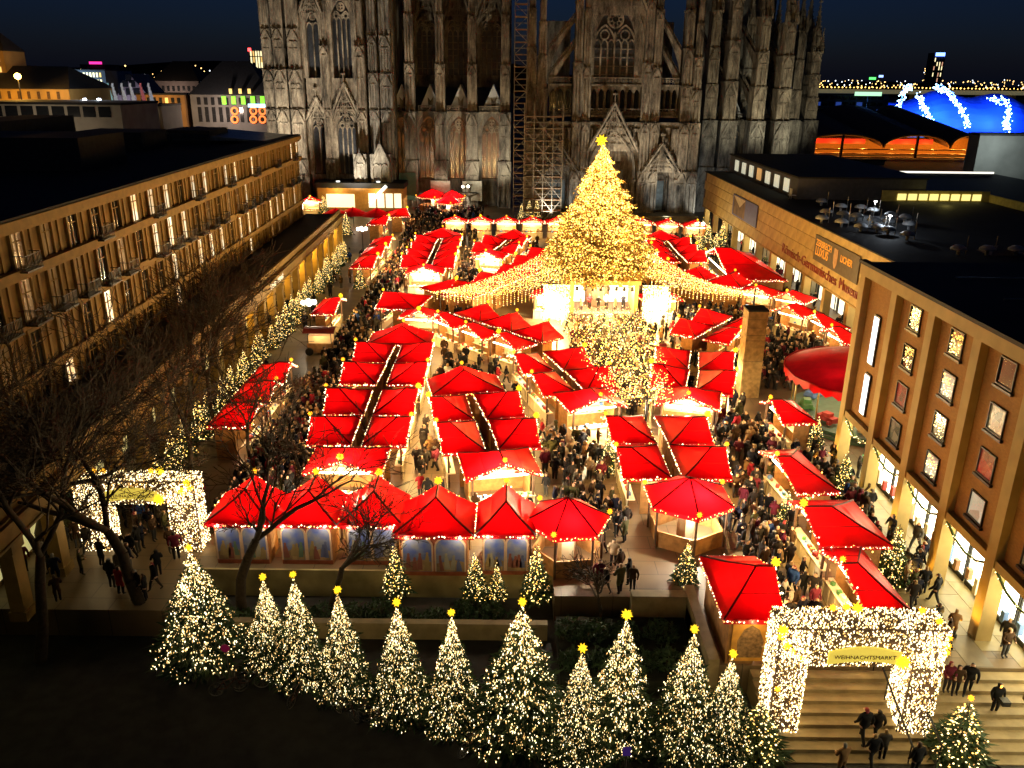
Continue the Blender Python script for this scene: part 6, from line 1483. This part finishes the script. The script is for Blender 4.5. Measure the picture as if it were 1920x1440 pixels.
# band on the stage
for i in range(6):
    person(7.6 + i * .95, 90.0 + .5 * (i % 2), 1.0, PI + rp.uniform(-.3, .3), 'on the stage, %s from the hotel side' % ORD[min(i, 4)] if i < 5 else 'performing at the stage corner', 2 + i % 2, (8, 5, 0, 8, 6, 2)[i])
CAND.sort(key=lambda c: (c[0] ** 2 + c[1] ** 2))
def visible(x, y, z=1.5):
    px, py, _ = PX((x, y, z)); return -20 < px < 1940 and py < 1460
CAND = [c for c in CAND if visible(c[0], c[1])]
for (x, y, wh) in CAND[:275]: person(x, y, 0, rp.uniform(0, 2 * PI), wh)
rest = CAND[275:]; Vs, Fs, Ms = [], [], []; off = 0; geo = []
for me in PL:
    me.calc_loop_triangles(); co = np.empty(len(me.vertices) * 3); me.vertices.foreach_get('co', co); tr_ = np.array([t.vertices[:] for t in me.loop_triangles]); pi = np.array([me.polygons[t.polygon_index].material_index for t in me.loop_triangles]); geo.append((co.reshape(-1, 3), tr_, pi))
for (x, y, wh) in rest:
    co, tr_, pi = geo[rp.randrange(4)]; a = rp.uniform(0, 2 * PI); s = rp.uniform(.92, 1.08); c, s_ = math.cos(a), math.sin(a)
    Vs.append(np.stack([(co[:, 0] * c - co[:, 1] * s_) * s * 1.08 + x, (co[:, 0] * s_ + co[:, 1] * c) * s * 1.08 + y, co[:, 2] * s], 1)); Fs.append(tr_ + off); off += len(co)
    cc_ = rp.choices(range(12), [40, 16, 7, 16, 1, 5, 3, 5, 1, 7, 2, 4])[0]; lut = np.array([cc_, 12 + rp.randrange(3), 15, 16 + rp.randrange(3), 19]); Ms.append(lut[pi])
cw = link('crowd', npmesh('crowd', np.concatenate(Vs), np.concatenate(Fs), m_coat + m_legs + [m_skin] + m_hair[:3] + [m_shoe], np.concatenate(Ms)))
tag(cw, 'dense crowd of visitors in dark coats filling the far lanes', 'crowd', kind='stuff')

# ================================================================ BARE TREES
def bare_tree(x, y, z, h, seed, label, lean=(0, 0), spread=1.0, depth=6, r0=.2):
    rg = random.Random(seed); t = thing('bare_tree', label, 'tree', (x, y, z), group='leafless trees'); tk = MB(); lb = MB(); tw = MB(); rmin = .016
    def grow(p, d, L, r, k):
        n = 4 if k < 4 else 3; mb = tk if k == 0 else lb if k < 3 else tw
        for i in range(n):
            d2 = (d + Vector((rg.gauss(0, .15), rg.gauss(0, .15), rg.gauss(.03, .08)))).normalized(); q = p + d2 * (L / n); r2 = max(rmin, r * (.93 if i < n - 1 else .85))
            mb.tube(p, q, r, r2, 7 if k < 2 else 4 if k < 4 else 3, cap=False); p, d, r = q, d2, r2
            if 0 < k < depth and i < n - 1 and rg.random() < (.75 if k > 1 else .5): kick(p, d, L * rg.uniform(.45, .7), r * .5, k + 1, 1.15)
        if k < depth:
            for j in range(3 if k == 0 else 2): kick(p, d, L * rg.uniform(.66, .86), r * rg.uniform(.62, .8), k + 1, 1)
    def kick(p, d, L, r, k, w):
        ax_ = d.cross(Vector((rg.gauss(0, 1), rg.gauss(0, 1), rg.gauss(0, 1)))).normalized(); a = rg.uniform(.3, .8) * spread * w
        d3 = (Matrix.Rotation(a, 3, ax_) @ d); d3.z = d3.z * .85 + .08; grow(p, d3.normalized(), L, max(r, rmin), k)
    grow(Vector((0, 0, 0)), Vector((lean[0], lean[1], 1)).normalized(), h * .28, r0, 0)
    tk.build('trunk', m_bark, t, smooth=True); lb.build('limbs', m_bark, t, smooth=True); stuff(tw.build('twigs', m_bark, t)); return t
bare_tree(-13.9, 36.6, -1.54, 16, 3, 'stout bare tree forking before the first painted stall', (-.08, -.05), 1.0, 5, .30)
bare_tree(-9.4, 37.0, -1.54, 9.0, 8, 'bare tree before the third painted stall', (.05, 0), 1.0, 5, .2)
bare_tree(-18.3, 35.6, -1.54, 20, 12, 'tall bare tree in front of the dark gateway', (-.06, 0), 1.1, 6, .34)
bare_tree(-22.6, 33.0, -1.54, 19, 21, 'bare tree at the dark street corner', (.02, .05), 1.1, 6, .30)
bare_tree(-26.0, 40.5, 0, 17, 24, 'bare tree against the hotel arcade beyond the gateway', (.0, .05), 1.1, 6, .26)
bare_tree(4.7, 36.0, -1.0, 4.6, 30, 'small bare tree beside the six-sided pavilion', (.0, -.1), 1.1, 5, .11)
bare_tree(-20.7, 48.5, 0, 16, 41, 'slim bare tree beside the short hotel-side row', (.02, 0), .9, 6, .18)
bare_tree(-17.4, 50.5, 0, 12, 47, 'slim bare tree amid the dense crowd', (-.02, 0), .8, 5, .13)
bare_tree(-22.0, 56.5, 0, 16, 52, 'slim bare tree behind the hotel firs', (0, 0), .9, 6, .17)
# ================================================================ BICYCLES in the dark street
def bike_mesh():
    fr = MB(); wh = []
    for x in (-.52, .52): w_ = MB(); w_.path([(x + .34 * math.cos(i * PI / 8), 0, .34 + .34 * math.sin(i * PI / 8)) for i in range(16)], .022, 5, True); [w_.tube((x, 0, .34), (x + .33 * math.cos(i * PI / 5), 0, .34 + .33 * math.sin(i * PI / 5)), .006, n=3) for i in range(10)]; wh.append(w_.mesh('wheel', m_galv))
    for a, b in (((-.52, 0, .34), (-.1, 0, .32)), ((-.1, 0, .32), (-.2, 0, .85)), ((-.52, 0, .34), (-.17, 0, .72)), ((-.1, 0, .32), (.36, 0, .78)), ((-.17, 0, .74), (.34, 0, .84)), ((.52, 0, .34), (.33, 0, .98))): fr.tube(a, b, .022)
    return fr.mesh('frame', mat('bike_paint', (.25, .10, .06), rough=.4)), wh, MB().cbox((-.2, 0, .9), (.26, .14, .07)).mesh('saddle', m_metal), MB().tube((.33, -.27, 1.02), (.33, .27, 1.02), .018).tube((.33, 0, .95), (.33, 0, 1.02), .02).mesh('handlebar', m_galv)
BF, BW, BS, BH = bike_mesh()
for i, (px, py, a) in enumerate(((430, 1300, .3), (560, 1312, 1.2), (650, 1345, -.6), (700, 1360, -.5), (885, 1405, .9), (925, 1412, .3), (470, 1290, .1))):
    q = G(px, py, -1.54); t = thing('bicycle', 'bicycle parked in the dark street, %s from the bare trees' % NUM[i], 'bicycle', (q[0], q[1], -1.55), a, 'parked bicycles'); link('frame', BF, t); [link('wheel', w_, t) for w_ in BW]; link('saddle', BS, t); link('handlebar', BH, t)
for px, py, c, lab in ((437, 1222, (.25, .01, .05), 'round red traffic sign among the street firs'), (1168, 1410, (.08, .03, .25), 'small blue parking sign under the street firs')):
    q = G(px, py, -.2); t = thing('traffic_sign', lab, 'sign', (q[0], q[1] - .8, -1.55)); MB().tube((0, 0, 0), (0, 0, 2.4), .035).build('post', m_galv, t)
    s_ = MB(); s_.lathe(0, 0, [(0, -.02), (.2, -.02), (.2, .02), (0, .02)], 16) if c[0] > .2 else s_.cbox((0, 0, 0), (.32, .42, .03)); o = s_.build('plate', mat('sign%d' % px, c, rough=.4, emit=c, es=.3), t, loc=(0, -.05, 2.2)); o.rotation_euler = (R(90), 0, 0)
# ================================================================ CATHEDRAL FLOODLIGHTS (fittings on the ground and roofs)
m_fl = mat('floodlight_case', (.05, .05, .05), rough=.5)
def flood(x, y, z, tx_, ty_, tz_, p, col, ang=70, lab=None):
    t = thing('floodlight', lab or 'ground floodlight aimed up at the cathedral stone', 'floodlight', (x, y, z), group='cathedral floodlights')
    MB().cbox((0, 0, .25), (.6, .4, .4)).build('case', m_fl, t); spot(t, (0, .1, .7), (tx_ - x, ty_ - y, tz_ - z), p, col, ang, .7, .4)
WARM, NEUT, COOL = (1, .88, .70), (1, .88, .68), (.85, .95, 1.0)
flood(-41, 160, 0, -41, 174, 22, 36000, WARM, 75); flood(-31, 160, 0, -31, 174, 22, 31000, WARM, 70); flood(-44, 158, 0, -43, 174, 42, 28000, WARM, 60)
flood(-14, 162, 0, -14, 182, 26, 17000, (1, .86, .62), 80); flood(-5, 162, 0, -5, 184, 30, 17000, (1, .86, .62), 80)
flood(6, 154, 0, 10, 166, 22, 9000, NEUT, 75); flood(30, 154, 0, 26, 166, 22, 10500, NEUT, 75); flood(20, 152, 0, 19, 167, 32, 17000, NEUT, 60)
flood(29, 158, 0, 29, 165, 6, 1800, COOL, 80); flood(11, 158, 0, 11, 165, 6, 1400, COOL, 80)
flood(40, 155, 10.6, 42, 174, 26, 7000, (1, .92, .66), 80, 'roof floodlight by the museum aimed at the choir'); flood(54, 158, 10.6, 52, 178, 24, 8000, (1, .92, .66), 75, 'second roof floodlight by the museum aimed at the choir')
flood(36, 158, 0, 38, 176, 10, 1800, COOL, 80)
